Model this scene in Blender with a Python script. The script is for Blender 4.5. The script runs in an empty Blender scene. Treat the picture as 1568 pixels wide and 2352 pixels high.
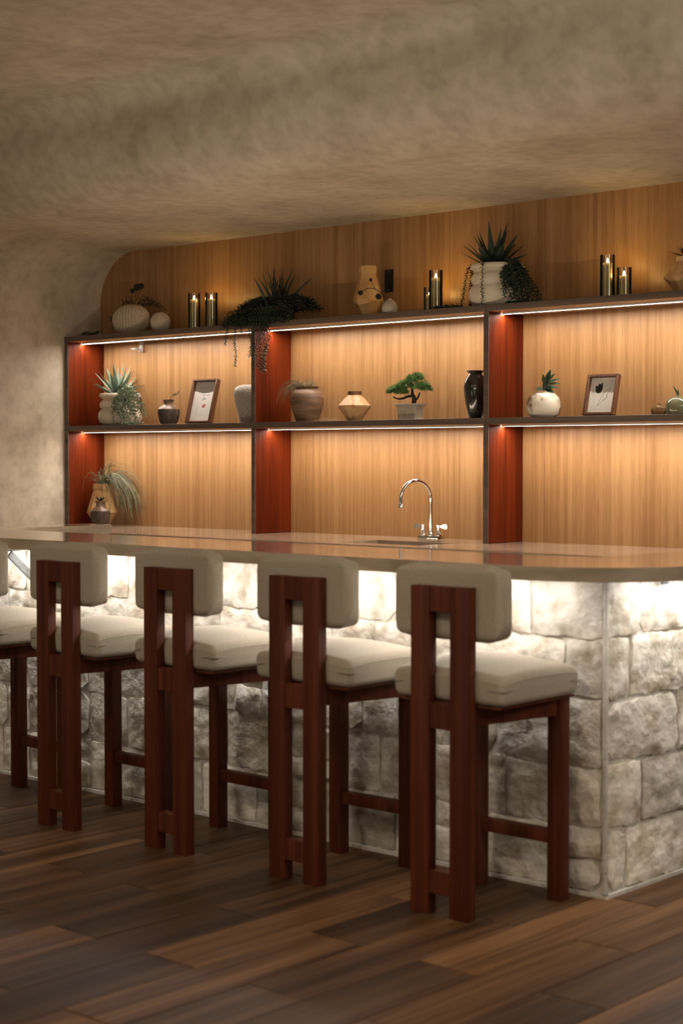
import bpy, bmesh, math, random
from mathutils import Vector, Matrix, noise, Euler
R = math.radians
PI = math.pi
scene = bpy.context.scene
C = scene.collection
random.seed(7)

# ------------------------------------------------------------------ camera
cam_d = bpy.data.cameras.new('camera')
cam = bpy.data.objects.new('camera', cam_d)
C.objects.link(cam)
scene.camera = cam
cam_d.sensor_fit = 'HORIZONTAL'
cam_d.sensor_width = 24.0
cam_d.lens = 3800.0 / 1568.0 * 24.0
cam.location = (0, 0, 1.38)
cam.rotation_euler = (R(90 - 1.899), 0, R(41.908))
cam_d.clip_start = 0.05
cam_d.dof.use_dof = True
cam_d.dof.focus_distance = 7.9
cam_d.dof.aperture_fstop = 2.8

# ------------------------------------------------------------------ world and lights
vs = scene.view_settings
vs.view_transform = 'Standard'
vs.look = 'None'
vs.gamma = 1.0
vs.use_curve_mapping = False
vs.exposure = 1.7

W = bpy.data.worlds.new('world')
scene.world = W
W.use_nodes = True
W.node_tree.nodes['Background'].inputs[0].default_value = (1.0, 0.86, 0.68, 1)
W.node_tree.nodes['Background'].inputs[1].default_value = 0.036

LED_SHELF = 52.0
LED_BAR = 25.0


def area(name, loc, rot, sx, sy, power, col):
    l = bpy.data.lights.new(name, 'AREA')
    l.shape = 'RECTANGLE'
    l.size, l.size_y = sx, sy
    l.energy = power
    l.color = col
    o = bpy.data.objects.new(name, l)
    o.location = loc
    o.rotation_euler = rot
    C.objects.link(o)
    return o


# added warm fills out of frame, for the ceiling, stool backs and bar end
area('ceiling_fill', (-1.6, 0.6, 2.05), (R(180 - 10), 0, R(35)), 3.0, 0.4, 38, (1.0, 0.86, 0.68))
area('stool_fill', (-4.6, 0.2, 2.85), (R(20), 0, 0), 1.6, 1.6, 4, (1.0, 0.84, 0.62))
area('bar_end_fill', (0.6, 3.6, 2.7), (0, R(35), 0), 1.2, 1.2, 14, (1.0, 0.90, 0.76))
# low point lights added to brighten stone and stool backs, no lamps built
for lx, ly in ((-4.9, -0.2), (-1.4, -0.8)):
    ld = bpy.data.lights.new('low_fill', 'POINT')
    ld.energy = 6
    ld.shadow_soft_size = 0.45
    ld.color = (1.0, 0.87, 0.70)
    lo_ = bpy.data.objects.new('low_fill', ld)
    lo_.location = (lx, ly, 0.85)
    C.objects.link(lo_)
# ceiling downlights aimed at the bar front
for lx in (-5.4, -4.0, -2.6):
    ld = bpy.data.lights.new('bar_downlight', 'SPOT')
    ld.energy = 15
    ld.spot_size = R(52)
    ld.spot_blend = 0.9
    ld.shadow_soft_size = 0.12
    ld.color = (1.0, 0.88, 0.71)
    lo_ = bpy.data.objects.new('bar_downlight', ld)
    lo_.location = (lx, 1.3, 2.98)
    lo_.rotation_euler = (Vector((lx, 4.3, 0.15)) - Vector(lo_.location)).to_track_quat('-Z', 'Y').to_euler()
    C.objects.link(lo_)
# added upward fill hidden behind the bar to brighten the bulkhead
area('bulkhead_fill', (-4.65, 4.64, 0.99), (R(180 - 12), 0, 0), 3.0, 0.03, 3.9, (1.0, 0.82, 0.58))

# ------------------------------------------------------------------ materials
MATS = {}


def nodes(name):
    m = bpy.data.materials.new(name)
    m.use_nodes = True
    nt = m.node_tree
    b = nt.nodes['Principled BSDF']
    MATS[name] = m
    return m, nt, b


def N(nt, t, **kw):
    n = nt.nodes.new(t)
    for k, v in kw.items():
        setattr(n, k, v)
    return n


def L(nt, a, b):
    nt.links.new(a, b)


def ramp(nt, stops):
    r = N(nt, 'ShaderNodeValToRGB')
    e = r.color_ramp.elements
    while len(e) < len(stops):
        e.new(0.5)
    for i, (p, c) in enumerate(stops):
        e[i].position = p
        e[i].color = (c[0], c[1], c[2], 1)
    return r


def noisy(name, c1, c2, scale=20, rough=0.7, stretch=(1, 1, 1), bump=0.0, bscale=None, detail=4, metal=0.0,
          rand=0.0, coat=0.0, lo=0.35, hi=0.65, c3=None, spec=0.5, world=False, sub=0.0):
    """two-tone procedural material; rand mixes in a per-object shift"""
    m, nt, b = nodes(name)
    tc = N(nt, 'ShaderNodeTexCoord')
    mp = N(nt, 'ShaderNodeMapping')
    mp.inputs['Scale'].default_value = stretch
    src = tc.outputs['Object']
    if world:
        g = N(nt, 'ShaderNodeNewGeometry')
        src = g.outputs['Position']
    if rand:
        oi = N(nt, 'ShaderNodeObjectInfo')
        sc = N(nt, 'ShaderNodeVectorMath', operation='SCALE')
        cb = N(nt, 'ShaderNodeCombineXYZ')
        for i in range(3):
            L(nt, oi.outputs['Random'], cb.inputs[i])
        L(nt, cb.outputs[0], sc.inputs[0])
        sc.inputs['Scale'].default_value = 37.0
        ad = N(nt, 'ShaderNodeVectorMath', operation='ADD')
        L(nt, src, ad.inputs[0])
        L(nt, sc.outputs[0], ad.inputs[1])
        src = ad.outputs[0]
    L(nt, src, mp.inputs['Vector'])
    nz = N(nt, 'ShaderNodeTexNoise')
    nz.inputs['Scale'].default_value = scale
    nz.inputs['Detail'].default_value = detail
    L(nt, mp.outputs[0], nz.inputs['Vector'])
    st = [(lo, c1), (hi, c2)]
    if c3:
        st = [(lo, c1), ((lo + hi) / 2, c3), (hi, c2)]
    rp = ramp(nt, st)
    L(nt, nz.outputs['Fac'], rp.inputs[0])
    out = rp.outputs[0]
    if rand:
        hs = N(nt, 'ShaderNodeHueSaturation')
        mr = N(nt, 'ShaderNodeMapRange')
        mr.inputs['To Min'].default_value = 1 - rand
        mr.inputs['To Max'].default_value = 1 + rand
        L(nt, oi.outputs['Random'], mr.inputs['Value'])
        L(nt, mr.outputs[0], hs.inputs['Value'])
        L(nt, out, hs.inputs['Color'])
        out = hs.outputs[0]
    L(nt, out, b.inputs['Base Color'])
    b.inputs['Roughness'].default_value = rough
    b.inputs['Metallic'].default_value = metal
    b.inputs['Specular IOR Level'].default_value = spec
    b.inputs['Coat Weight'].default_value = coat
    b.inputs['Coat Roughness'].default_value = 0.08
    if bump:
        n2 = N(nt, 'ShaderNodeTexNoise')
        n2.inputs['Scale'].default_value = bscale or scale
        n2.inputs['Detail'].default_value = 6
        L(nt, mp.outputs[0], n2.inputs['Vector'])
        bp = N(nt, 'ShaderNodeBump')
        bp.inputs['Strength'].default_value = bump
        bp.inputs['Distance'].default_value = 0.01
        L(nt, n2.outputs['Fac'], bp.inputs['Height'])
        L(nt, bp.outputs[0], b.inputs['Normal'])
    return m


def emit(name, col, s):
    m, nt, b = nodes(name)
    nt.nodes.remove(b)
    e = N(nt, 'ShaderNodeEmission')
    e.inputs[0].default_value = (*col, 1)
    e.inputs[1].default_value = s
    L(nt, e.outputs[0], nt.nodes['Material Output'].inputs[0])
    return m


def glass(name, col, rough=0.02, ior=1.45, alpha=None):
    m, nt, b = nodes(name)
    b.inputs['Base Color'].default_value = (*col, 1)
    b.inputs['Roughness'].default_value = rough
    b.inputs['Transmission Weight'].default_value = 1.0
    b.inputs['IOR'].default_value = ior
    return m


# plaster of walls and ceiling: broad mottling with fine grain
def plaster(name, a, b_, c):
    m, nt, b = nodes(name)
    g = N(nt, 'ShaderNodeNewGeometry')
    n1 = N(nt, 'ShaderNodeTexNoise')
    n1.inputs['Scale'].default_value = 2.2
    n1.inputs['Detail'].default_value = 8
    n1.inputs['Roughness'].default_value = 0.62
    n1.inputs['Distortion'].default_value = 0.0
    L(nt, g.outputs['Position'], n1.inputs['Vector'])
    r1 = ramp(nt, [(0.36, a), (0.5, b_), (0.66, c)])
    L(nt, n1.outputs['Fac'], r1.inputs[0])
    n2 = N(nt, 'ShaderNodeTexNoise')
    n2.inputs['Scale'].default_value = 17
    n2.inputs['Detail'].default_value = 6
    L(nt, g.outputs['Position'], n2.inputs['Vector'])
    r2 = ramp(nt, [(0.32, (0.74, 0.72, 0.68)), (0.62, (1, 1, 1))])
    L(nt, n2.outputs['Fac'], r2.inputs[0])
    mx = N(nt, 'ShaderNodeMixRGB', blend_type='MULTIPLY')
    mx.inputs[0].default_value = 0.75
    L(nt, r1.outputs[0], mx.inputs[1])
    L(nt, r2.outputs[0], mx.inputs[2])
    L(nt, mx.outputs[0], b.inputs['Base Color'])
    b.inputs['Roughness'].default_value = 0.85
    n3 = N(nt, 'ShaderNodeTexNoise')
    n3.inputs['Scale'].default_value = 45
    n3.inputs['Detail'].default_value = 5
    L(nt, g.outputs['Position'], n3.inputs['Vector'])
    bp = N(nt, 'ShaderNodeBump')
    bp.inputs['Strength'].default_value = 0.25
    bp.inputs['Distance'].default_value = 0.006
    L(nt, n3.outputs['Fac'], bp.inputs['Height'])
    L(nt, bp.outputs[0], b.inputs['Normal'])
    return m


plaster('plaster', (0.42, 0.36, 0.275), (0.52, 0.45, 0.355), (0.59, 0.52, 0.42))


# straight-grained veneer, grain along z
def veneer(name, dark, mid, light, sx=34.0, rough=0.42, axis=2, rand=0.0, spec=0.5):
    m, nt, b = nodes(name)
    tc = N(nt, 'ShaderNodeTexCoord')
    oi = N(nt, 'ShaderNodeObjectInfo')
    g = N(nt, 'ShaderNodeNewGeometry')
    src = g.outputs['Position']
    if rand:
        cb = N(nt, 'ShaderNodeCombineXYZ')
        ml = N(nt, 'ShaderNodeMath', operation='MULTIPLY')
        ml.inputs[1].default_value = 29.0
        L(nt, oi.outputs['Random'], ml.inputs[0])
        for i in range(3):
            L(nt, ml.outputs[0], cb.inputs[i])
        ad = N(nt, 'ShaderNodeVectorMath', operation='ADD')
        L(nt, tc.outputs['Object'], ad.inputs[0])
        L(nt, cb.outputs[0], ad.inputs[1])
        src = ad.outputs[0]

    def layer(scale, squash, det):
        mp = N(nt, 'ShaderNodeMapping')
        s = [1, 1, 1]
        s[axis] = squash
        mp.inputs['Scale'].default_value = s
        L(nt, src, mp.inputs['Vector'])
        n = N(nt, 'ShaderNodeTexNoise')
        n.inputs['Scale'].default_value = scale
        n.inputs['Detail'].default_value = det
        L(nt, mp.outputs[0], n.inputs['Vector'])
        return n
    n1 = layer(sx, 0.018, 3)
    n2 = layer(sx * 8, 0.03, 2)
    n3 = layer(sx * 0.28, 0.04, 2)
    a1 = N(nt, 'ShaderNodeMath', operation='MULTIPLY_ADD')
    L(nt, n1.outputs['Fac'], a1.inputs[0])
    a1.inputs[1].default_value = 0.5
    a2 = N(nt, 'ShaderNodeMath', operation='MULTIPLY')
    L(nt, n2.outputs['Fac'], a2.inputs[0])
    a2.inputs[1].default_value = 0.28
    L(nt, a2.outputs[0], a1.inputs[2])
    a3 = N(nt, 'ShaderNodeMath', operation='MULTIPLY_ADD')
    L(nt, n3.outputs['Fac'], a3.inputs[0])
    a3.inputs[1].default_value = 0.22
    L(nt, a1.outputs[0], a3.inputs[2])
    rp = ramp(nt, [(0.40, dark), (0.5, mid), (0.60, light)])
    L(nt, a3.outputs[0], rp.inputs[0])
    out = rp.outputs[0]
    if rand:
        hs = N(nt, 'ShaderNodeHueSaturation')
        mr = N(nt, 'ShaderNodeMapRange')
        mr.inputs['To Min'].default_value = 1 - rand
        mr.inputs['To Max'].default_value = 1 + rand
        L(nt, oi.outputs['Random'], mr.inputs['Value'])
        L(nt, mr.outputs[0], hs.inputs['Value'])
        L(nt, out, hs.inputs['Color'])
        out = hs.outputs[0]
    L(nt, out, b.inputs['Base Color'])
    b.inputs['Roughness'].default_value = rough
    b.inputs['Specular IOR Level'].default_value = spec
    return m


veneer('oak_veneer', (0.265, 0.130, 0.048), (0.335, 0.175, 0.070), (0.395, 0.220, 0.098), sx=46)
veneer('oak_underside', (0.34, 0.19, 0.10), (0.42, 0.24, 0.13), (0.48, 0.29, 0.165), sx=40, axis=0)
veneer('mahogany', (0.058, 0.0075, 0.0015), (0.094, 0.0125, 0.0022), (0.130, 0.019, 0.0035), sx=22, rough=0.5, spec=0.10)
veneer('stool_wood', (0.060, 0.0135, 0.005), (0.092, 0.021, 0.0075), (0.128, 0.031, 0.011), sx=40, rough=0.45, rand=0.12, spec=0.25)
veneer('shelf_wood', (0.080, 0.055, 0.043), (0.105, 0.074, 0.058), (0.135, 0.097, 0.078), sx=22, rough=0.5, axis=0)
veneer('floor_plank', (0.040, 0.018, 0.007), (0.105, 0.050, 0.020), (0.185, 0.095, 0.040), sx=9, rough=0.5, axis=1, rand=0.42, spec=0.25)
noisy('floor_grout', (0.022, 0.014, 0.009), (0.035, 0.022, 0.014), scale=60, rough=0.8)
noisy('stone_rough', (0.47, 0.405, 0.315), (0.80, 0.76, 0.69), scale=11, rough=0.92, bump=1.0, bscale=30, detail=7, rand=0.22,
      c3=(0.70, 0.655, 0.58), spec=0.2)
noisy('mortar', (0.55, 0.52, 0.47), (0.68, 0.65, 0.60), scale=26, rough=0.95, bump=0.5, bscale=60, world=True, spec=0.2)
noisy('counter_stone', (0.30, 0.215, 0.145), (0.42, 0.315, 0.225), scale=5.5, rough=0.10, detail=8, world=True,
      stretch=(0.7, 1.8, 1.5), c3=(0.37, 0.27, 0.19), spec=0.5)
noisy('counter_edge', (0.27, 0.215, 0.155), (0.38, 0.315, 0.24), scale=9, rough=0.5, detail=8, world=True, stretch=(0.7, 0.7, 2.5), spec=0.35)
noisy('cabinet_dark', (0.05, 0.03, 0.02), (0.07, 0.045, 0.03), scale=8, rough=0.6)
noisy('upholstery', (0.36, 0.315, 0.25), (0.41, 0.36, 0.285), scale=140, rough=0.78, bump=0.12, bscale=420, spec=0.3)
noisy('seam_thread', (0.40, 0.35, 0.28), (0.45, 0.40, 0.32), scale=100, rough=0.8)
noisy('steel', (0.42, 0.43, 0.44), (0.55, 0.56, 0.57), scale=14, rough=0.45, metal=0.7, bump=0.1, bscale=60)
noisy('steel_paint', (0.15, 0.16, 0.16), (0.21, 0.22, 0.22), scale=30, rough=0.6)
noisy('chrome', (0.80, 0.80, 0.80), (0.86, 0.86, 0.86), scale=4, rough=0.08, metal=1.0)
noisy('ceramic_cream', (0.56, 0.49, 0.39), (0.64, 0.57, 0.46), scale=12, rough=0.62, bump=0.08, bscale=120)
noisy('ceramic_speckle', (0.30, 0.27, 0.24), (0.50, 0.46, 0.40), scale=160, rough=0.9, bump=0.9, bscale=150)
noisy('basket', (0.46, 0.375, 0.28), (0.56, 0.465, 0.36), scale=60, rough=0.85, bump=0.12, bscale=180)
noisy('clay_tan', (0.40, 0.21, 0.075), (0.60, 0.40, 0.19), scale=9, rough=0.7, detail=6, bump=0.1, bscale=90, c3=(0.52, 0.31, 0.13))
noisy('wood_turned', (0.40, 0.21, 0.085), (0.58, 0.36, 0.17), scale=10, rough=0.5, stretch=(4, 4, 1), detail=6)
noisy('clay_brown', (0.095, 0.050, 0.026), (0.20, 0.115, 0.062), scale=9, rough=0.55, stretch=(1, 1, 9), detail=6, bump=0.15, bscale=40)
noisy('clay_dark', (0.045, 0.030, 0.022), (0.085, 0.058, 0.042), scale=40, rough=0.55, bump=0.1, bscale=120)
noisy('clay_dark_glaze', (0.14, 0.085, 0.055), (0.22, 0.14, 0.095), scale=25, rough=0.4)
noisy('ceramic_black', (0.012, 0.011, 0.009), (0.028, 0.026, 0.020), scale=18, rough=0.14, coat=0.6)
noisy('marble_glaze', (0.15, 0.10, 0.06), (0.76, 0.70, 0.58), scale=11, rough=0.32, detail=5, lo=0.40, hi=0.50, coat=0.25)
noisy('pot_grey', (0.36, 0.31, 0.25), (0.42, 0.37, 0.30), scale=30, rough=0.75)
noisy('agave_leaf', (0.10, 0.155, 0.115), (0.24, 0.30, 0.235), scale=24, rough=0.5, stretch=(1, 1, 0.3))
noisy('agave_dark', (0.012, 0.025, 0.016), (0.035, 0.055, 0.036), scale=24, rough=0.55)
noisy('trail_leaf', (0.075, 0.105, 0.060), (0.27, 0.31, 0.21), scale=90, rough=0.5)
noisy('trail_dark', (0.006, 0.014, 0.005), (0.024, 0.045, 0.019), scale=90, rough=0.5)
noisy('leaf_green', (0.010, 0.028, 0.015), (0.040, 0.085, 0.046), scale=30, rough=0.3)
noisy('leaf_dark', (0.006, 0.010, 0.007), (0.016, 0.020, 0.013), scale=30, rough=0.5)
noisy('needles', (0.030, 0.085, 0.020), (0.13, 0.25, 0.060), scale=40, rough=0.5)
noisy('bark', (0.016, 0.010, 0.007), (0.035, 0.024, 0.016), scale=60, rough=0.85, bump=0.5, bscale=120)
noisy('grass_dry', (0.055, 0.056, 0.026), (0.20, 0.19, 0.105), scale=40, rough=0.65)
noisy('straw', (0.20, 0.13, 0.06), (0.30, 0.21, 0.11), scale=40, rough=0.7)
noisy('pod', (0.010, 0.009, 0.006), (0.022, 0.018, 0.012), scale=150, rough=0.9)
noisy('soil', (0.02, 0.014, 0.010), (0.04, 0.028, 0.02), scale=80, rough=0.95, bump=0.6, bscale=120)
noisy('frame_wood', (0.085, 0.032, 0.014), (0.16, 0.066, 0.028), scale=12, rough=0.45, stretch=(3, 3, 0.5))
noisy('paper', (0.60, 0.57, 0.54), (0.63, 0.60, 0.57), scale=50, rough=0.9)
noisy('mat_board', (0.66, 0.63, 0.59), (0.69, 0.66, 0.62), scale=50, rough=0.9)
noisy('ink', (0.012, 0.011, 0.011), (0.02, 0.018, 0.018), scale=50, rough=0.8)
noisy('lip_red', (0.42, 0.075, 0.040), (0.50, 0.12, 0.07), scale=160, rough=0.7)
noisy('plastic_black', (0.006, 0.006, 0.007), (0.010, 0.010, 0.011), scale=30, rough=0.35)
noisy('plastic_white', (0.60, 0.58, 0.54), (0.64, 0.62, 0.58), scale=30, rough=0.4)
noisy('candle_wax', (0.52, 0.45, 0.30), (0.58, 0.51, 0.35), scale=20, rough=0.6)
noisy('led_channel', (0.55, 0.52, 0.48), (0.6, 0.57, 0.53), scale=20, rough=0.4)
def thin_glass(name, col, body=None, amt=0.0):
    m, nt, b = nodes(name)
    nt.nodes.remove(b)
    tr = N(nt, 'ShaderNodeBsdfTransparent')
    tr.inputs[0].default_value = (*col, 1)
    gl = N(nt, 'ShaderNodeBsdfGlossy')
    gl.inputs['Roughness'].default_value = 0.03
    fr = N(nt, 'ShaderNodeFresnel')
    fr.inputs[0].default_value = 1.5
    mx = N(nt, 'ShaderNodeMixShader')
    L(nt, fr.outputs[0], mx.inputs[0])
    clear = tr.outputs[0]
    if body:
        df = N(nt, 'ShaderNodeBsdfDiffuse')
        df.inputs[0].default_value = (*body, 1)
        m2 = N(nt, 'ShaderNodeMixShader')
        m2.inputs[0].default_value = amt
        L(nt, tr.outputs[0], m2.inputs[1])
        L(nt, df.outputs[0], m2.inputs[2])
        clear = m2.outputs[0]
    L(nt, clear, mx.inputs[1])
    L(nt, gl.outputs[0], mx.inputs[2])
    L(nt, mx.outputs[0], nt.nodes['Material Output'].inputs[0])


thin_glass('glass_smoke', (0.86, 0.82, 0.70))
thin_glass('glass_green', (0.88, 0.90, 0.80), (0.30, 0.31, 0.19), 0.5)
thin_glass('glass_amber', (0.94, 0.86, 0.72), (0.28, 0.17, 0.07), 0.35)
emit('led_warm', (1.0, 0.90, 0.78), LED_SHELF)
emit('led_cool', (1.0, 0.95, 0.89), LED_BAR)
emit('flame', (1.0, 0.68, 0.28), 90.0)


# ------------------------------------------------------------------ geometry helpers
class MB:
    def __init__(s):
        s.v, s.f = [], []

    def add(s, vs_, fs):
        o = len(s.v)
        s.v += [tuple(p) for p in vs_]
        s.f += [tuple(i + o for i in f) for f in fs]

    def box(s, x0, x1, y0, y1, z0, z1):
        s.add([(x0, y0, z0), (x1, y0, z0), (x1, y1, z0), (x0, y1, z0), (x0, y0, z1), (x1, y0, z1), (x1, y1, z1), (x0, y1, z1)],
              [(0, 3, 2, 1), (4, 5, 6, 7), (0, 1, 5, 4), (1, 2, 6, 5), (2, 3, 7, 6), (3, 0, 4, 7)])
        return s

    def tube(s, pts, rad, n=6, cap=True):
        pts = [Vector(p) for p in pts]
        if not hasattr(rad, '__len__'):
            rad = [rad] * len(pts)
        rings = []
        prev = None
        for i, p in enumerate(pts):
            t = (pts[min(i + 1, len(pts) - 1)] - pts[max(i - 1, 0)]).normalized()
            if prev is None:
                a = Vector((0, 0, 1)) if abs(t.z) < 0.9 else Vector((1, 0, 0))
                nrm = t.cross(a).normalized()
            else:
                nrm = (prev - t * prev.dot(t))
                nrm = nrm.normalized() if nrm.length > 1e-6 else t.orthogonal().normalized()
            prev = nrm
            bn = t.cross(nrm)
            rings.append([p + (nrm * math.cos(2 * PI * k / n) + bn * math.sin(2 * PI * k / n)) * rad[i] for k in range(n)])
        o = len(s.v)
        for r in rings:
            s.v += [tuple(q) for q in r]
        for i in range(len(rings) - 1):
            for k in range(n):
                a, b = o + i * n + k, o + i * n + (k + 1) % n
                s.f.append((a, b, b + n, a + n))
        if cap:
            s.f.append(tuple(o + k for k in reversed(range(n))))
            s.f.append(tuple(o + (len(rings) - 1) * n + k for k in range(n)))
        return s

    def lathe(s, prof, n=32, cx=0, cy=0, cz=0, mod=None, sx=1, sy=1, closed=False):
        o = len(s.v)
        for (r, z) in prof:
            for k in range(n):
                a = 2 * PI * k / n
                m = mod(a, z) if mod else 1.0
                s.v.append((cx + r * m * math.cos(a) * sx, cy + r * m * math.sin(a) * sy, cz + z))
        for i in range(len(prof) - 1):
            for k in range(n):
                a, b = o + i * n + k, o + i * n + (k + 1) % n
                s.f.append((a, b, b + n, a + n))
        if closed:
            i = len(prof) - 1
            for k in range(n):
                s.f.append((o + i * n + k, o + i * n + (k + 1) % n, o + (k + 1) % n, o + k))
        else:
            s.f.append(tuple(o + k for k in reversed(range(n))))
            s.f.append(tuple(o + (len(prof) - 1) * n + k for k in range(n)))
        return s

    def prism(s, poly, z0, z1):
        n = len(poly)
        s.add([(x, y, z0) for x, y in poly] + [(x, y, z1) for x, y in poly],
              [tuple(reversed(range(n))), tuple(range(n, 2 * n))] + [(i, (i + 1) % n, n + (i + 1) % n, n + i) for i in range(n)])
        return s

    def blade(s, base, d, up, length, width, droop=0.0, n=6, thick=0.25, tip=0.03, belly=0.35):
        """pointed leaf of lens section, bending by droop towards -z"""
        d = Vector(d).normalized()
        side = d.cross(Vector(up))
        side = side.normalized() if side.length > 1e-4 else Vector((1, 0, 0))
        o = len(s.v)
        p = Vector(base)
        for i in range(n + 1):
            t = i / n
            w = width * (tip + (1 - tip) * (min(1, (t + 0.18) / (belly + 0.18)) if t < belly else max(0, 1 - ((t - belly) / (1 - belly)) ** 1.35)))
            nr = side.cross(d).normalized()
            s.v += [tuple(p - side * w / 2), tuple(p + nr * w * thick * 0.25), tuple(p + side * w / 2), tuple(p - nr * w * thick)]
            p = p + d * (length / n)
            d = (d + Vector((0, 0, -droop / n))).normalized()
        for i in range(n):
            for k in range(4):
                a, b = o + i * 4 + k, o + i * 4 + (k + 1) % 4
                s.f.append((a, b, b + 4, a + 4))
        s.f.append((o + 3, o + 2, o + 1, o))
        return s

    def flatleaf(s, p, d, up, length, width):
        p, d = Vector(p), Vector(d).normalized()
        side = d.cross(Vector(up))
        side = side.normalized() if side.length > 1e-4 else Vector((1, 0, 0))
        nr = side.cross(d)
        m = p + d * length * 0.45
        s.add([p, m - side * width / 2, p + d * length, m + side * width / 2, m + nr * width * 0.35],
              [(0, 1, 4), (1, 2, 4), (2, 3, 4), (3, 0, 4), (0, 3, 2, 1)])
        return s

    def mesh(s, name, smooth=False, angle=None):
        me = bpy.data.meshes.new(name)
        me.from_pydata(s.v, [], s.f)
        me.update()
        if smooth:
            me.polygons.foreach_set('use_smooth', [True] * len(me.polygons))
            if angle:
                try:
                    me.set_sharp_from_angle(angle=R(angle))
                except Exception:
                    pass
        return me

    def build(s, name, mat, parent=None, smooth=False, angle=40, bevel=0.0, seg=2, loc=None):
        me = s.mesh(name)
        bm = bmesh.new()
        bm.from_mesh(me)
        bmesh.ops.recalc_face_normals(bm, faces=bm.faces)
        if bevel:
            ed = [e for e in bm.edges if len(e.link_faces) == 2 and e.calc_face_angle(0) > 0.5]
            bmesh.ops.bevel(bm, geom=ed, offset=bevel, segments=seg, affect='EDGES', profile=0.6)
        bm.to_mesh(me)
        bm.free()
        if smooth or bevel:
            me.polygons.foreach_set('use_smooth', [True] * len(me.polygons))
            me.set_sharp_from_angle(angle=R(angle))
        me.materials.append(MATS[mat])
        return link(name, me, parent, loc)


def link(name, me, parent=None, loc=None):
    o = bpy.data.objects.new(name, me)
    C.objects.link(o)
    if parent:
        o.parent = parent
    if loc:
        o.location = loc
    return o


def tag(o, label, cat, group=None):
    o['label'] = label
    o['category'] = cat
    if group:
        o['group'] = group
    return o


def thing(name, label, cat, loc=(0, 0, 0), rz=0, group=None):
    o = bpy.data.objects.new(name, None)
    o.empty_display_size = 0.05
    C.objects.link(o)
    o.location = loc
    o.rotation_euler = (0, 0, rz)
    return tag(o, label, cat, group)


def struct(o):
    o['kind'] = 'structure'
    return o


def stuff(o):
    o['kind'] = 'stuff'
    return o


def dup(o, parent=None):
    c = o.copy()
    C.objects.link(c)
    c.parent = parent
    for ch in o.children:
        dup(ch, c)
    return c


def roundbox(sx, sy, sz, r, crown=0.0, inner=4, k=4, rx=None):
    """soft cushion block centred on the origin"""
    def coords(h):
        a = [-h + r * (1 - math.tan((1 - i / k) * PI / 4)) for i in range(k + 1)]
        b = [(-h + r) + (2 * h - 2 * r) * i / inner for i in range(1, inner)]
        return a + b + [-x for x in reversed(a)]
    hs = (sx / 2, sy / 2, sz / 2)
    cs = [coords(h) for h in hs]
    bm = bmesh.new()
    for ax in range(3):
        u, v = [i for i in range(3) if i != ax]
        for sg in (-1, 1):
            g = {}
            for i, a in enumerate(cs[u]):
                for j, b in enumerate(cs[v]):
                    p = [0, 0, 0]
                    p[ax], p[u], p[v] = sg * hs[ax], a, b
                    inn = Vector([max(-(hs[q] - r), min(hs[q] - r, p[q])) for q in range(3)])
                    d = Vector(p) - inn
                    q = inn + d.normalized() * r
                    if crown and q.z > 0:
                        q.z += crown * (1 - (q.x / hs[0]) ** 2) * (1 - (q.y / hs[1]) ** 2) * (q.z / hs[2])
                    g[i, j] = bm.verts.new(q)
            for i in range(len(cs[u]) - 1):
                for j in range(len(cs[v]) - 1):
                    bm.faces.new((g[i, j], g[i + 1, j], g[i + 1, j + 1], g[i, j + 1]))
    bmesh.ops.remove_doubles(bm, verts=bm.verts, dist=1e-5)
    bmesh.ops.recalc_face_normals(bm, faces=bm.faces)
    return bm


def bm_obj(name, bm, mat, parent=None, loc=None):
    me = bpy.data.meshes.new(name)
    bm.to_mesh(me)
    bm.free()
    me.polygons.foreach_set('use_smooth', [True] * len(me.polygons))
    me.materials.append(MATS[mat])
    return link(name, me, parent, loc)


# ------------------------------------------------------------------ the setting
XW = -7.675          # left wall
YB = 6.40            # face of the panelled back wall
YS = 6.13            # front of the shelves
ZT, ZM, ZC = 2.08, 1.561, 0.98   # top shelf, middle shelf, back counter (upper faces)
TH = 0.028

# floor slab (grout colour shows in the joints) and its planks
floor = struct(MB().box(-9.0, 3.0, -4.0, 7.0, -0.10, -0.003).build('floor', 'floor_grout'))
PW, PL = 0.2033, 0.905
pm = MB().box(-PW / 2 + 0.002, PW / 2 - 0.002, -PL / 2 + 0.002, PL / 2 - 0.002, -0.012, 0.0)
pmesh = None
ci = 0
for c in range(-8, 24):
    xc = -2.24 - PW * (c + 0.5)
    off = 3.49 if c % 2 == 0 else 3.94
    for j in range(-4, 3):
        yc = off + (j + 0.5) * PL
        if yc < 0.6 or yc > 5.2 or (xc > -1.2 and yc > 4.6):
            continue
        if pmesh is None:
            po = pm.build('plank', 'floor_plank', floor, bevel=0.0016, seg=1)
            pmesh = po.data
        else:
            po = link('plank', pmesh, floor)
        po.location = (xc, yc, random.uniform(-0.0006, 0.0006))

# left wall, ceiling with its rounded bulkhead, one continuous plaster skin
struct(MB().box(XW - 0.2, XW, -4.0, 7.0, 0.0, 3.2).build('wall_left', 'plaster'))
prof = [(6.46, 2.58), (6.2, 2.58), (5.9, 2.58), (5.5, 2.58)]
RC = 0.30
for i in range(13):
    a = i / 12 * PI / 2
    prof.append((5.20 - RC * math.sin(a), 2.58 + RC - RC * math.cos(a)))
for i in range(9):
    a = i / 8 * PI / 2
    prof.append((4.90 - 0.13 + 0.13 * math.cos(a), 2.90 + 0.13 * math.sin(a)))
for y in (4.3, 3.5, 2.5, 1.0, -1.0, -4.0):
    prof.append((y, 3.03))
cross = [(0.0, -0.75), (0.0, -0.5)]
for i in range(15):
    a = i / 14 * PI / 2
    cross.append((0.31 * (1 - math.cos(a)), -0.31 + 0.31 * math.sin(a)))
for u in (0.7, 1.5, 2.5, 4.0, 6.0, 8.0, 10.6):
    cross.append((u, 0.0))
cm = MB()
nn = len(cross)
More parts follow.
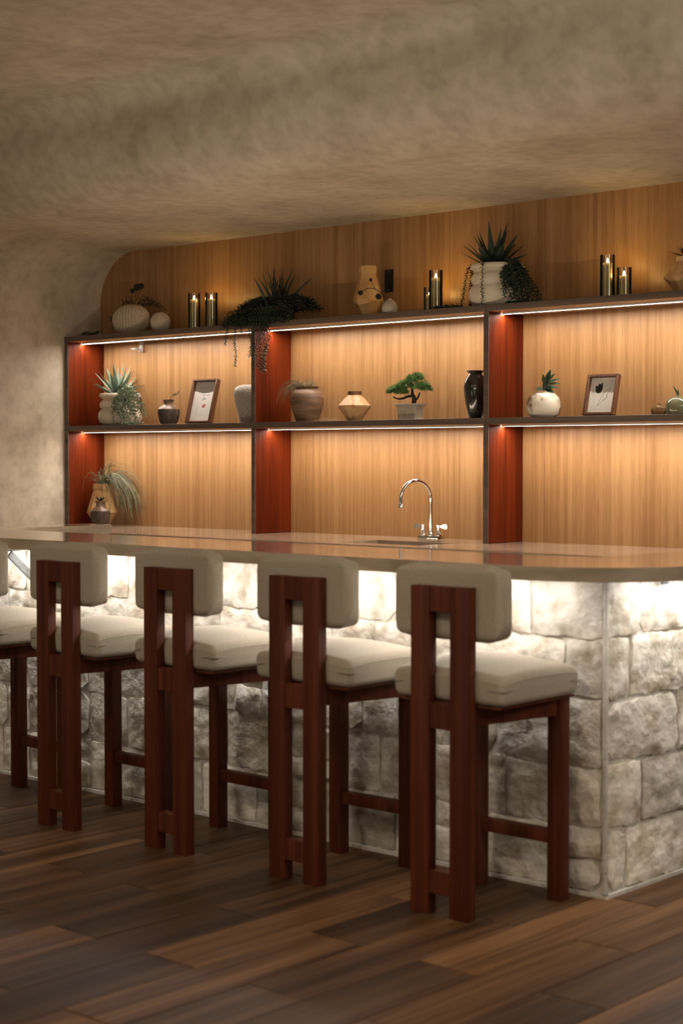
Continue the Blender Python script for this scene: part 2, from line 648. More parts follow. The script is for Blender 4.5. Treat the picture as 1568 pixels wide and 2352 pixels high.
for (y, z) in prof:
    for (du, dz) in cross:
        w = 0.004 * noise.noise(Vector((du * 2.3, y * 2.3, 1.7))) if du > 0.05 else 0.0
        cm.v.append((XW + 0.001 + du, y, z + dz + w))
for i in range(len(prof) - 1):
    for j in range(nn - 1):
        a = i * nn + j
        cm.f.append((a, a + 1, a + nn + 1, a + nn))
struct(cm.build('ceiling', 'plaster', smooth=True, angle=60))

# back wall and its veneer panels
wb = struct(MB().box(-8.0, 3.0, YB + 0.012, YB + 0.2, 0.0, 3.2).build('wall_back', 'cabinet_dark'))
edges = [XW + 0.002, -6.85, -5.66, -4.47, -3.28, -2.09, -0.90, 0.3]
for a, b in zip(edges, edges[1:]):
    MB().box(a + 0.0008, b - 0.0008, YB, YB + 0.012, ZC - 0.3, 2.66).build('panel', 'oak_veneer', wb, bevel=0.0008, seg=1)

# ------------------------------------------------------------------ shelf unit: uprights and boards
DX = [(-7.668, -7.640), (-6.131, -6.104), (-4.619, -4.591), (-3.092, -3.064), (-1.565, -1.537)]
unit = thing('wall_shelf_unit', 'dark mahogany open shelf unit built onto the wood panelled wall', 'shelf unit', (-4.6, 6.26, ZC))
inv = Vector((4.6, -6.26, -ZC))


def local(mb, off=inv):
    mb.v = [(x + off.x, y + off.y, z + off.z) for x, y, z in mb.v]
    return mb


for i, (a, b) in enumerate(DX):
    for z0, z1 in ((ZC, ZM - TH - 0.001), (ZM + 0.001, ZT - TH - 0.001)):
        local(MB().box(a, b, YS, YB - 0.001, z0 + 0.0005, z1)).build('upright', 'mahogany', unit, bevel=0.0015, seg=1)
        local(MB().box(a - 0.0004, b + 0.0004, YS - 0.0035, YS - 0.0002, z0 + 0.001, z1)).build('upright_edging', 'shelf_wood', unit)
for zt in (ZM, ZT):
    for (a, b), (c, d) in zip(DX, DX[1:]):
        x0 = a if a != DX[0][0] else XW + 0.003
        local(MB().box(x0 + 0.0015 + (0.011 if a != DX[0][0] else 0), c + 0.0105, YS - 0.004, YB - 0.001, zt - TH, zt)).build(
            'shelf_board', 'shelf_wood', unit, bevel=0.0012, seg=1)
        local(MB().box(b + 0.0006, c - 0.0006, YS + 0.002, YB - 0.0015, zt - TH - 0.0024, zt - TH - 0.0002)).build('underside_panel', 'oak_underside', unit)

# LED strips let into the underside of the boards, one per bay and board
bayname = ['bay beside the plaster wall', 'bay above the sink', 'bay right of the sink', 'bay past the tulip picture']
for zt, lev in ((ZT, 'top'), (ZM, 'middle')):
    for k, ((a, b), (c, d)) in enumerate(zip(DX, DX[1:])):
        t = thing('led_strip', f'lit white LED strip under the {lev} shelf in the {bayname[k]}', 'led strip',
                  ((b + c) / 2, 6.235, zt - TH - 0.0026), group='LED strips under the shelves')
        hw = (c - b) / 2 - 0.003
        MB().box(-hw, hw, -0.009, 0.009, -0.0020, -0.0004).box(-hw, hw, -0.009, -0.0064, -0.0080, -0.0020).box(
            -hw, hw, 0.0064, 0.009, -0.0080, -0.0020).build('channel', 'led_channel', t)
        MB().box(-hw, hw, -0.0062, 0.0062, -0.0074, -0.0022).build('diffuser', 'led_warm', t)

# ------------------------------------------------------------------ back counter with sink and tap
bc = thing('back_counter', 'polished beige stone back counter on dark cabinets under the shelves', 'counter', (-4.6, 6.0, 0))
off = Vector((4.6, -6.0, 0))
SX0, SX1, SY0, SY1 = -5.20, -4.74, 5.80, 6.06
m = MB()
for bx in ((XW + 0.002, SX0, 5.66, YB - 0.001), (SX1, -1.5, 5.66, YB - 0.001), (SX0, SX1, 5.66, SY0), (SX0, SX1, SY1, YB - 0.001)):
    m.box(bx[0], bx[1], bx[2], bx[3], ZC - 0.035, ZC)
local(m, off).build('counter_top', 'counter_stone', bc)
local(MB().box(XW + 0.002, SX0 - 0.03, 5.70, YB - 0.002, 0.08, ZC - 0.0352), off).build('cabinet_body', 'cabinet_dark', bc)
local(MB().box(SX1 + 0.03, -1.52, 5.70, YB - 0.002, 0.08, ZC - 0.0352), off).build('cabinet_body', 'cabinet_dark', bc)
local(MB().box(SX0 - 0.029, SX1 + 0.029, 5.70, YB - 0.002, 0.08, 0.68), off).build('sink_cabinet', 'cabinet_dark', bc)
local(MB().box(XW + 0.002, -1.5, 5.76, YB - 0.002, 0.0, 0.079), off).build('plinth', 'cabinet_dark', bc)

sk = thing('sink', 'small undermount bar sink in the back counter below the tap', 'sink', (-4.97, 5.93, ZC - 0.036))
hx, hy, dp = 0.224, 0.124, 0.17
m = MB()
m.box(-hx, hx, -hy, hy, -dp - 0.003, -dp)
m.box(-hx, -hx + 0.003, -hy, hy, -dp, 0)
m.box(hx - 0.003, hx, -hy, hy, -dp, 0)
m.box(-hx + 0.003, hx - 0.003, -hy, -hy + 0.003, -dp, 0)
m.box(-hx + 0.003, hx - 0.003, hy - 0.003, hy, -dp, 0)
m.build('basin', 'steel', sk)
MB().lathe([(0.0, 0), (0.03, 0.0), (0.032, 0.003), (0.0, 0.003)], 20, 0, 0, -dp + 0.0002).build('drain', 'chrome', sk)

tp = thing('tap', 'chrome gooseneck bar tap with two wing handles behind the sink', 'tap', (-4.935, 6.135, ZC))
MB().box(-0.062, 0.062, -0.026, 0.026, 0.0, 0.026).build('base', 'chrome', tp, bevel=0.003)
for v in range(1):
    pts = [(0, 0, 0.026)] + [(0, 0, 0.026 + 0.175 * i / 4) for i in range(1, 5)]
    for i in range(1, 17):
        a = i / 16 * PI * 0.98
        pts.append((-0.036 * (1 - math.cos(a)) * 0.5, -0.090 * (1 - math.cos(a)), 0.201 + 0.088 * math.sin(a)))
    e = pts[-1]
    pts.append((e[0], e[1], e[2] - 0.030))
    sp = MB().tube(pts, 0.0085, 12).build('spout', 'chrome', tp, smooth=True, angle=60)
    MB().lathe([(0.0, 0), (0.0112, 0.0), (0.0112, 0.017), (0.0095, 0.019), (0, 0.019)], 16, e[0], e[1], e[2] - 0.045).build('aerator', 'chrome', sp, smooth=True)
    MB().lathe([(0.0, 0), (0.0145, 0), (0.0145, 0.012), (0.012, 0.018), (0.012, 0.024), (0, 0.024)], 18, 0, 0, 0.0262).build('collar', 'chrome', sp, smooth=True)
for sgn in (-1, 1):
    h = MB().lathe([(0.0, 0), (0.015, 0), (0.015, 0.006), (0.010, 0.011), (0.0125, 0.020), (0.0125, 0.028), (0.009, 0.031), (0.009, 0.040),
                    (0.011, 0.042), (0.011, 0.052), (0, 0.052)], 18, sgn * 0.047, 0, 0.0262).build('valve', 'chrome', tp, smooth=True)
    w = MB()
    ring = [(0.006, 0.004), (0.022, 0.0075), (0.038, 0.0125), (0.048, 0.012), (0.054, 0.006), (0.055, 0.0)]
    poly = [(x, y) for x, y in ring] + [(x, -y) for x, y in reversed(ring[:-1])]
    w.add([(sgn * 0.047 + sgn * x, -0.004, 0.071 + y + 0.05 * (x - 0.01) * 0) for x, y in poly] +
          [(sgn * 0.047 + sgn * x, 0.004, 0.071 + y) for x, y in poly],
          [tuple(range(len(poly))), tuple(reversed(range(len(poly), 2 * len(poly))))] +
          [(i, (i + 1) % len(poly), len(poly) + (i + 1) % len(poly), len(poly) + i) for i in range(len(poly))])
    w.build('handle', 'chrome', h)

# ------------------------------------------------------------------ bar: stone-faced base
YF, XR = 4.375, -2.822          # mortar faces
bar = thing('stone_bar', 'bar front clad in rough pale split-face limestone blocks', 'bar', (-4.5, 4.46, 0))
boff = Vector((4.5, -4.46, 0))
m = MB().prism([(-6.42, YF), (XR, YF), (XR, 5.60), (XR - 0.14, 5.60), (XR - 0.14, YF + 0.15), (-6.26, YF + 0.15), (-6.26, 5.26), (-6.42, 5.26)], 0.0, 1.004)
local(m, boff).build('mortar_core', 'mortar', bar)


def stone_mesh(w, h, seed, dl=(0, 0), dt=(0, 0)):
    """rough block, face towards -y, standing on z=0, centred on x"""
    rnd = random.Random(seed)
    nx = max(6, min(22, int(w / 0.017)))
    nz = max(6, min(13, int(h / 0.016)))
    j = 0.005
    cor = [(-w / 2 + rnd.uniform(0.001, j), rnd.uniform(0.0, j)), (w / 2 - rnd.uniform(0.001, j), rnd.uniform(0, j)),
           (w / 2 - rnd.uniform(0.001, j * 1.3), h - rnd.uniform(0, j * 1.5)), (-w / 2 + rnd.uniform(0.001, j * 1.3), h - rnd.uniform(0, j * 1.5))]
    cor = [(cor[0][0], cor[0][1] + dl[0]), (cor[1][0], cor[1][1] + dl[1]), (cor[2][0], cor[2][1] + dt[1]), (cor[3][0], cor[3][1] + dt[0])]
    planes = [(rnd.uniform(0.013, 0.026), rnd.uniform(-0.013, 0.013), rnd.uniform(-0.010, 0.010)) for _ in range(3 + rnd.randrange(3))]
    round_ = rnd.choice((0.0, 0.0, 0.012, 0.035))
    so = Vector((rnd.uniform(0, 90), rnd.uniform(0, 90), rnd.uniform(0, 90)))
    mb = MB()
    idx = {}
    for i in range(nx + 1):
        for k in range(nz + 1):
            u, v = i / nx, k / nz
            bx = (cor[0][0] * (1 - u) + cor[1][0] * u) * (1 - v) + (cor[3][0] * (1 - u) + cor[2][0] * u) * v
            bz = (cor[0][1] * (1 - u) + cor[1][1] * u) * (1 - v) + (cor[3][1] * (1 - u) + cor[2][1] * u) * v
            ed = min(u * w, (1 - u) * w, v * h, (1 - v) * h)
            q = so + Vector((bx * 14, bz * 14, 0))
            if ed < 1e-6:
                bx += 0.009 * noise.noise(q * 2.2) * (1 if 0 < u < 1 else 0.6)
                bz += 0.009 * noise.noise(q * 2.2 + Vector((5, 5, 5)))
            if round_ and ed < 1e-6:
                cd = min(u, 1 - u) * w + min(v, 1 - v) * h
                if cd < round_:
                    s_ = (round_ - cd) * 0.5
                    bx += s_ if u < 0.5 else -s_
                    bz += s_ if v < 0.5 else -s_
            d = min(a + b * (2 * u - 1) + c * (2 * v - 1) for a, b, c in planes)
            d += 0.004 * noise.noise(q) + 0.007 * noise.noise(q * 2.3) + 0.004 * noise.noise(q * 5)
            d = max(0.006, d)
            fall = min(1.0, ed / 0.020)
            d = d * (0.86 + 0.14 * fall) if ed > 1e-6 else d * 0.72
            idx[i, k] = len(mb.v)
            mb.v.append((bx, -d, bz))
    for i in range(nx):
        for k in range(nz):
            mb.f.append((idx[i, k], idx[i + 1, k], idx[i + 1, k + 1], idx[i, k + 1]))
    rim = [idx[i, 0] for i in range(nx)] + [idx[nx, k] for k in range(nz)] + [idx[i, nz] for i in range(nx, 0, -1)] + [idx[0, k] for k in range(nz, 0, -1)]
    o = len(mb.v)
    for r_ in rim:
        x, y, z = mb.v[r_]
        mb.v.append((x, 0.004, z))
    n = len(rim)
    for i in range(n):
        mb.f.append((rim[(i + 1) % n], rim[i], o + i, o + (i + 1) % n))
    mb.f.append(tuple(o + i for i in range(n)))
    return mb


COURSE = [0.012, 0.213, 0.412, 0.617, 0.814, 1.002]
MJ = 0.004


def wav(k, s, L_):
    if k in (0, 5):
        return 0.0
    return 0.016 * noise.noise(Vector((s * 2.6 + L_ * 7.3, k * 3.7, 0.4))) + 0.008 * noise.noise(Vector((s * 7.0, k * 9.1, L_)))
sid = [100]


def lay(length, place, first=None, flip=False):
    rnd = random.Random(11 + int(length * 100))
    for ci_ in range(5):
        z0, z1 = COURSE[ci_], COURSE[ci_ + 1]
        s = 0.0
        widths = list((first or {}).get(ci_, []))
        while s < length - 0.02:
            w = widths.pop(0) if widths else rnd.choice((0.15, 0.20, 0.26, 0.32, 0.38, 0.24, 0.44)) * rnd.uniform(0.85, 1.15)
            if length - s - w < 0.10:
                w = length - s
            h = z1 - z0
            cells = [(z0, h)]
            if w > 0.12 and rnd.random() < 0.14:
                f = rnd.uniform(0.36, 0.64)
                cells = [(z0, h * f), (z0 + h * f, h * (1 - f))]
            for (cz, ch) in cells:
                sid[0] += 1
                lo_, hi_ = (cz == z0), (abs(cz + ch - z1) < 1e-6)
                dl = (wav(ci_, s, length), wav(ci_, s + w, length)) if lo_ else (0, 0)
                dt = (wav(ci_ + 1, s, length), wav(ci_ + 1, s + w, length)) if hi_ else (0, 0)
                if flip:
                    dl, dt = dl[::-1], dt[::-1]
                o = stone_mesh(w - MJ, ch - MJ, sid[0], dl, dt).build('stone', 'stone_rough', bar, smooth=True, angle=28)
                place(o, s + w / 2, cz + MJ / 2)
            s += w


def on_front(o, s, z):
    o.location = Vector((XR - 0.004 - s, YF, z)) + boff


def on_side(o, s, z):
    o.rotation_euler = (0, 0, R(90))
    o.location = Vector((XR, YF + 0.004 + s, z)) + boff


lay(3.56, on_front, {4: [0.27, 0.24, 0.33], 3: [0.14, 0.37, 0.25], 2: [0.16, 0.25, 0.22], 1: [0.15, 0.22, 0.34], 0: [0.17, 0.30, 0.2]}, flip=True)
lay(1.20, on_side, {4: [0.18, 0.34], 3: [0.13, 0.40], 2: [0.42, 0.25], 1: [0.2, 0.36], 0: [0.11, 0.52]})
local(MB().box(XR - 0.002, XR + 0.012, YF - 0.012, YF + 0.003, 0.0, 1.0), boff).build('corner_mortar', 'mortar', bar, bevel=0.004)
bd = MB()
bd.box(-6.42, XR + 0.02, YF - 0.022, YF, 0.0, 0.012)
bd.box(XR, XR + 0.022, YF - 0.02, 5.58, 0.0, 0.012)
local(bd, boff).build('mortar_bead', 'mortar', bar)

# ------------------------------------------------------------------ bar top
ZB0, ZB1 = 1.006, 1.05


def arc(cx, cy, r, a0, a1, n):
    return [(cx + r * math.cos(R(a0 + (a1 - a0) * i / n)), cy + r * math.sin(R(a0 + (a1 - a0) * i / n))) for i in range(n + 1)]


poly = [(-6.52, 4.10)] + arc(-2.55 - 0.42, 4.10 + 0.42, 0.42, -90, 0, 18) + [(-2.55, 5.62), (-3.00, 5.62)]
poly += [(-3.00, 4.60 + 0.10)] + arc(-3.10, 4.70, 0.10, 0, -90, 6)[1:] + [(-6.25, 4.60), (-6.25, 5.28), (-6.45, 5.28), (-6.45, 4.60), (-6.52, 4.60)]
bt = MB().prism(poly, ZB0, ZB1).build('bar_worktop', 'counter_stone', None, smooth=True, angle=30)
bt.data.materials.append(MATS['counter_edge'])
for f_ in bt.data.polygons:
    if abs(f_.normal.z) < 0.5:
        f_.material_index = 1
tag(bt, 'long polished beige stone bar top with a rounded corner over the limestone front', 'bar top')

# LED strips under the overhang
for nm, lab, bx, loc in (('led_strip', 'bright white LED strip under the front overhang of the bar top', (-1.76, 1.70, -0.006, 0.006), (-4.60, 4.235, ZB0)),
                         ('led_strip', 'bright white LED strip under the bar top along the stone end wall', (-0.006, 0.006, -0.55, 0.60), (-2.69, 4.97, ZB0))):
    t = thing(nm, lab, 'led strip', loc)
    dx = 0.003
    MB().box(bx[0] - dx, bx[1] + dx, bx[2] - dx, bx[3] + dx, -0.005, -0.0004).build('channel', 'led_channel', t)
    MB().box(bx[0], bx[1], bx[2], bx[3], -0.0085, -0.0052).build('diffuser', 'led_cool', t)


# steel brackets carrying the overhang
def bracket(label, loc, rz):
    t = thing('support_bracket', label, 'bracket', loc, rz)
    MB().box(-0.02, 0.02, -0.215, -0.036, -0.014, -0.0085).build('top_flange', 'steel_paint', t, bevel=0.001, seg=1)
    MB().box(-0.02, 0.02, -0.044, -0.0375, -0.16, -0.0145).build('wall_plate', 'steel_paint', t, bevel=0.001, seg=1)
    b = MB()
    d = Vector((0, 0.150, -0.132)).normalized()
    n = Vector((0, d.z, -d.y))
    p0, p1 = Vector((0, -0.200, -0.0150)), Vector((0, -0.0455, -0.150))
    if n.z > 0:
        n = -n
    q = []
    for p in (p0, p1):
        for sx, sn in ((-0.005, 0), (0.005, 0), (0.005, 0.030), (-0.005, 0.030)):
            q.append(p + Vector((sx, 0, 0)) + n * sn)
    b.add(q, [(0, 1, 2, 3), (7, 6, 5, 4), (0, 4, 5, 1), (1, 5, 6, 2), (2, 6, 7, 3), (3, 7, 4, 0)])
    b.build('diagonal_brace', 'steel_paint', t)


bracket('grey steel angle bracket under the bar top between the two stools farthest along the bar', (-5.58, YF, ZB0), 0)
t = thing('support_bracket', 'flat grey steel bracket under the bar top on the stone end wall', 'bracket', (XR, 4.66, ZB0), R(90))
MB().box(-0.02, 0.02, -0.12, -0.036, -0.022, -0.0005).build('top_flange', 'steel_paint', t, bevel=0.001, seg=1)
MB().box(-0.02, 0.02, -0.044, -0.0365, -0.036, -0.0225).build('wall_plate', 'steel_paint', t, bevel=0.001, seg=1)


# ------------------------------------------------------------------ bar stools
def make_stool():
    t = thing('bar_stool', '', 'bar stool', (0, 0, 0), group='bar stools along the bar')
    WD = 'stool_wood'
    # two posts close together carry the back, joined by three short rails
    for s in (-1, 1):
        x0, x1 = sorted((s * 0.040, s * 0.110))
        MB().box(x0, x1, -0.213, -0.174, 0.0, 0.994).build('back_post', WD, t, bevel=0.003)
    for z0, z1 in ((0.917, 0.993), (0.565, 0.644), (0.065, 0.136)):
        MB().box(-0.0395, 0.0395, -0.211, -0.176, z0, z1).build('back_rail', WD, t, bevel=0.002, seg=1)
    for s in (-1, 1):
        x0, x1 = sorted((s * 0.131, s * 0.182))
        MB().box(x0, x1, 0.163, 0.212, 0.0, 0.634).build('front_leg', WD, t, bevel=0.003)
        # side apron running from the post out to the front leg
        a, b = Vector((s * 0.088, -0.1735)), Vector((s * 0.157, 0.1625))
        d = (b - a).normalized()
        n = Vector((d.y, -d.x)) * 0.012
        MB().prism([tuple(a - n), tuple(a + n), tuple(b + n), tuple(b - n)], 0.580, 0.634).build('apron', WD, t, bevel=0.0015, seg=1)
    MB().box(-0.1305, 0.1305, 0.176, 0.200, 0.582, 0.634).build('apron', WD, t, bevel=0.002, seg=1)
    MB().box(-0.1305, 0.1305, 0.170, 0.206, 0.176, 0.218).build('footrest', WD, t, bevel=0.003)
    MB().box(-0.19, 0.19, -0.165, 0.225, 0.6345, 0.643).build('seat_board', WD, t, bevel=0.002, seg=1)
    # padded seat with a bellied top
    bm = roundbox(0.426, 0.400, 0.096, 0.022, crown=0.034, inner=10, k=5)
    for v in bm.verts:
        if v.co.z < 0:
            f = 1 - 0.02 * min(1, -v.co.z / 0.049)
            v.co.x *= f
            v.co.y *= f
        e = max(0.0, 1 - abs(v.co.x) / 0.212) * max(0.0, 1 - abs(v.co.y) / 0.209)
        if v.co.z > 0:      # corners pulled down a touch
            v.co.z -= 0.016 * (abs(v.co.x) / 0.212) ** 4 * (abs(v.co.y) / 0.209) ** 4
    seat = bm_obj('seat_cushion', bm, 'upholstery', t, (0, 0.022, 0.692))
    sm = MB()
    lp = []
    for qx, qy, a0 in ((1, 1, 0), (-1, 1, 90), (-1, -1, 180), (1, -1, 270)):
        for k in range(7):
            a = R(a0 + 15 * k)
            x_, y_ = qx * 0.191 + 0.0217 * math.cos(a), qy * 0.178 + 0.0217 * math.sin(a)
            lp.append((x_, y_, 0.030 - 0.016 * min(1, abs(x_) / 0.212) ** 4 * min(1, abs(y_) / 0.209) ** 4))
        for k in range(1, 8):
            nx_, ny_ = ((-qx, qy) if a0 in (0, 180) else (qx, -qy))
            x2, y2 = nx_ * 0.191 + 0.0217 * math.cos(a), ny_ * 0.178 + 0.0217 * math.sin(a)
            px_, py_ = x_ + (x2 - x_) * k / 8, y_ + (y2 - y_) * k / 8
            lp.append((px_, py_, 0.030 - 0.016 * min(1, abs(px_) / 0.212) ** 4 * min(1, abs(py_) / 0.209) ** 4))
    lp.append(lp[0])
    sm.tube(lp, 0.0015, 5, cap=False)
    sm.build('seat_seam', 'seam_thread', seat, smooth=True)
    # padded back, slightly bowed, in front of the posts
    bm = roundbox(0.418, 0.072, 0.232, 0.030, inner=8, k=5)
    for v in bm.verts:
        v.co.y -= 0.26 * v.co.x * v.co.x
        # rounded outline in elevation
        cx, cz = max(0, abs(v.co.x) - 0.137), max(0, abs(v.co.z) - 0.044)
        r_ = math.hypot(cx, cz)
        if r_ > 0.072:
            k = 0.072 / r_
            v.co.x = math.copysign(0.137 + cx * k, v.co.x)
            v.co.z = math.copysign(0.044 + cz * k, v.co.z)
    bm_obj('backrest_cushion', bm, 'upholstery', t, (0, -0.137, 0.944))
    return t


stool = make_stool()
places = ['bar stool with cream back pad standing nearest the stone corner of the bar',
          'second bar stool from the stone corner of the bar',
          'third bar stool from the stone corner, in the middle of the row',
          'fourth bar stool from the stone corner of the bar',
          'fifth bar stool from the stone corner, closest to the plaster wall']
for i, (x, y, rz) in enumerate(((-3.075, 4.075, 0), (-3.685, 4.083, R(0.6)), (-4.295, 4.078, R(-0.8)), (-4.880, 4.060, R(-1.5)), (-5.470, 4.05, R(-0.8)))):
    o = stool if i == 0 else dup(stool)
    o.location = (x, y, 0)
    o.rotation_euler = (0, 0, rz)
    o['label'] = places[i]
    if i:
        for ch in o.children:
            pass


# ------------------------------------------------------------------ vessels and plants
def vessel(name, prof, mat, label, cat, loc, n=40, smooth=True, part='body', mod=None, sx=1, sy=1, angle=35, wall=0.006, rz=0, group=None):
    """open turned vessel: the outside profile, a rim and an inside wall"""
    t = thing(name, label, cat, loc, rz, group)
    r_, z_ = prof[-1]
    inner = [(max(0.004, r - wall), max(z, prof[0][1] + wall)) for r, z in reversed(prof)]
    inner[0] = (r_ - wall, z_)
    body = MB().lathe([(0.0005, prof[0][1])] + prof + inner + [(0.0005, prof[0][1] + wall)], n, mod=mod, sx=sx, sy=sy).build(part, mat, t, smooth=smooth, angle=angle)
    return t, body


def grass(t, name, mat, base, count, spread, length, seed, lean=(0, 0), droop=1.2, r=0.0011, up=1.0, br=0.02, floor_z=0.002, xmin=-9, ymin=-9, ymax=0.12):
    rnd = random.Random(seed)
    m = MB()
    for i in range(count):
        a = rnd.uniform(0, 2 * PI)
        q = rnd.random() ** 0.5 * br
        p = Vector((base[0] + q * math.cos(a), base[1] + q * math.sin(a), base[2]))
        d = Vector((lean[0] + rnd.gauss(0, spread), lean[1] + rnd.gauss(0, spread), up)).normalized()
        ln = length * rnd.uniform(0.55, 1.1)
        n = 9
        pts = [p.copy()]
        for k in range(n):
            p = p + d * ln / n
            if p.z < floor_z:
                p.z = floor_z + rnd.uniform(0, 0.008)
            p.x = max(p.x, xmin)
            p.y = min(max(p.y, ymin), ymax)
            pts.append(p.copy())
            d = (d + Vector((rnd.gauss(0, 0.10), rnd.gauss(0, 0.10), -droop * rnd.uniform(0.6, 1.3) / n * 1.7))).normalized()
        m.tube(pts, [r * (1 - 0.75 * k / n) for k in range(n + 1)], 3, cap=False)
    return stuff(m.build(name, mat, t))


def strand(m, pts, leaf, width, rnd, dens=1.0, stem=0.0012):
    """hanging succulent stem: a thin tube wrapped in small pointed leaves"""
    m.tube(pts, stem, 4, cap=False)
    P = [Vector(p) for p in pts]
    acc = 0
    for i in range(len(P) - 1):
        seg = P[i + 1] - P[i]
        ln = seg.length
        k = max(1, int(ln / (leaf * 0.42) * dens))
        for j in range(k):
            p = P[i] + seg * (j / k)
            t = seg.normalized()
            a = acc * 2.4
            acc += 1
            o = t.orthogonal().normalized()
            b = t.cross(o)
            d = (o * math.cos(a) + b * math.sin(a) + t * 0.55).normalized()
            m.flatleaf(p, d, t, leaf * rnd.uniform(0.8, 1.2), width)


def droop_path(base, out, drop, n=9, reach=0.5, rise=0.25, rnd=random):
    """leaves the pot along out, bends over, then hangs"""
    bx, by, bz = base
    pts = []
    for i in range(n + 1):
        t = i / n
        f = min(1, t / reach)
        e = math.sin(f * PI / 2)
        z = bz + rise * math.sin(min(1, t / reach * 1.05) * PI) * 0.12 - drop * max(0, (t - reach * 0.45) / (1 - reach * 0.45)) ** 1.25
        pts.append((bx + out[0] * e + rnd.uniform(-0.003, 0.003), by + out[1] * e + rnd.uniform(-0.003, 0.003), z))
    return pts


def agave(t, base, mat, seed, n=24, length=0.175, width=0.036, spread=0.95, droop=0.25):
    rnd = random.Random(seed)
    for i in range(n):
        a = i * 2.399 + rnd.uniform(-0.2, 0.2)
        f = (i + 0.5) / n
        til = spread * (1 - f) ** 0.75 + 0.06
        d = Vector((math.cos(a) * math.sin(til), math.sin(a) * math.sin(til), math.cos(til)))
        p = Vector(base) + Vector((math.cos(a), math.sin(a), 0)) * 0.030 * (1 - f)
        ln = length * (0.88 + 0.22 * f) * rnd.uniform(0.9, 1.08)
        MB().blade(p, d, (0, 0, 1) if til > 0.25 else (math.cos(a), math.sin(a), 0.2), ln, width * rnd.uniform(0.85, 1.1) * (1 - 0.25 * f), droop=droop * (1 - f), n=7, thick=0.16, belly=0.32).build(
            'leaf', mat, t, smooth=True, angle=50)


def bulge(w, h):
    """three stacked bulges of the cream planter, scaled to half width w, height h"""
    p = [(0.62, 0.0), (0.78, 0.02), (0.93, 0.11), (1.0, 0.24), (0.985, 0.36), (0.92, 0.46), (0.845, 0.515), (0.84, 0.53), (0.895, 0.56), (0.925, 0.63),
         (0.905, 0.71), (0.83, 0.775), (0.765, 0.80), (0.76, 0.815), (0.83, 0.845), (0.925, 0.885), (0.945, 0.93), (0.925, 0.975), (0.885, 1.0)]
    return [(r * w, z * h) for r, z in p]


# --- bottom of the bay by the wall, on the back counter
tan8 = [(0.40, 0.0), (0.47, 0.01), (1.0, 0.315), (0.56, 0.855), (0.60, 0.857), (0.62, 0.90), (0.60, 1.0)]


def tan_vase(label, loc, w, h, rz, seg=7):
    return vessel('faceted_vase', [(r * w, z * h) for r, z in tan8], 'clay_tan', label, 'vase', loc, n=seg, smooth=False, rz=rz)


t, b = tan_vase('tan faceted clay vase with long trailing grass standing on the back counter', (-7.505, 6.27, ZC), 0.094, 0.245, R(14))
grass(t, 'trailing_grass', 'grass_dry', (0.01, 0.0, 0.235), 190, 0.30, 0.40, 3, lean=(0.62, 0.05), droop=2.5, up=0.75, br=0.035, r=0.0019, ymin=-0.075)
grass(t, 'upright_grass', 'grass_dry', (0.0, 0.0, 0.235), 40, 0.45, 0.13, 4, droop=0.6, br=0.035, r=0.0017, ymin=-0.07, xmin=-0.10)


def ribbed(k):
    return lambda a, z: 1 + 0.022 * math.cos(a * k)


def rib_vase(label, loc, w, h, plant):
    t = thing('ribbed_vase', label, 'vase', loc)
    low = [(0.0005, 0), (0.66, 0.0), (0.86, 0.16), (0.97, 0.38), (1.0, 0.55), (0.965, 0.615)]
    MB().lathe([(r * w, z * h) for r, z in low] + [(0.0005, 0.615 * h)], 132, mod=lambda a, z: 1 + (0.030 * math.cos(a * 30) if z < 0.6 * h else 0)).build(
        'ribbed_body', 'clay_dark', t, smooth=True, angle=60)
    up = [(0.985, 0.616), (0.90, 0.665), (0.70, 0.735), (0.52, 0.785), (0.45, 0.84), (0.46, 0.92), (0.54, 0.985), (0.56, 1.0), (0.50, 1.0), (0.40, 0.92)]
    sh = MB().lathe([(r * w, z * h) for r, z in up] + [(0.0005, 0.86 * h)], 40).build('shoulder', 'clay_dark_glaze', t, smooth=True, angle=45)
    sh['label'] = 'lighter brown glazed shoulder and neck'
    return t


t = rib_vase('dark brown ribbed urn with a small succulent in front of the tan vase', (-7.345, 6.12, ZC), 0.056, 0.150, None)
for i in range(9):
    a = i * 2.4
    MB().blade((0, 0, 0.146), (math.cos(a) * 0.75, math.sin(a) * 0.75, 0.75), (0, 0, 1), 0.044, 0.015, droop=0.3, n=5, thick=0.2).build('leaf', 'agave_dark', t, smooth=True)
# little ear handle
for s in (1,):
    MB().tube([(s * 0.026, 0, 0.137), (s * 0.040, 0, 0.134), (s * 0.043, 0, 0.118), (s * 0.039, 0, 0.106)], 0.003, 6).build('handle', 'clay_dark_glaze', t, smooth=True)

# --- middle shelf
t, b = vessel('planter', bulge(0.127, 0.186), 'ceramic_cream', 'cream bulging planter with a pale green agave on the middle shelf', 'planter', (-7.345, 6.27, ZM), n=48)
MB().lathe([(0.0005, 0.170), (0.104, 0.170), (0.104, 0.174), (0.0005, 0.176)], 30).build('soil', 'soil', t)
agave(t, (-0.025, 0, 0.174), 'agave_leaf', 5, n=26, length=0.178, width=0.038, spread=1.08)
rnd = random.Random(21)
m = MB()


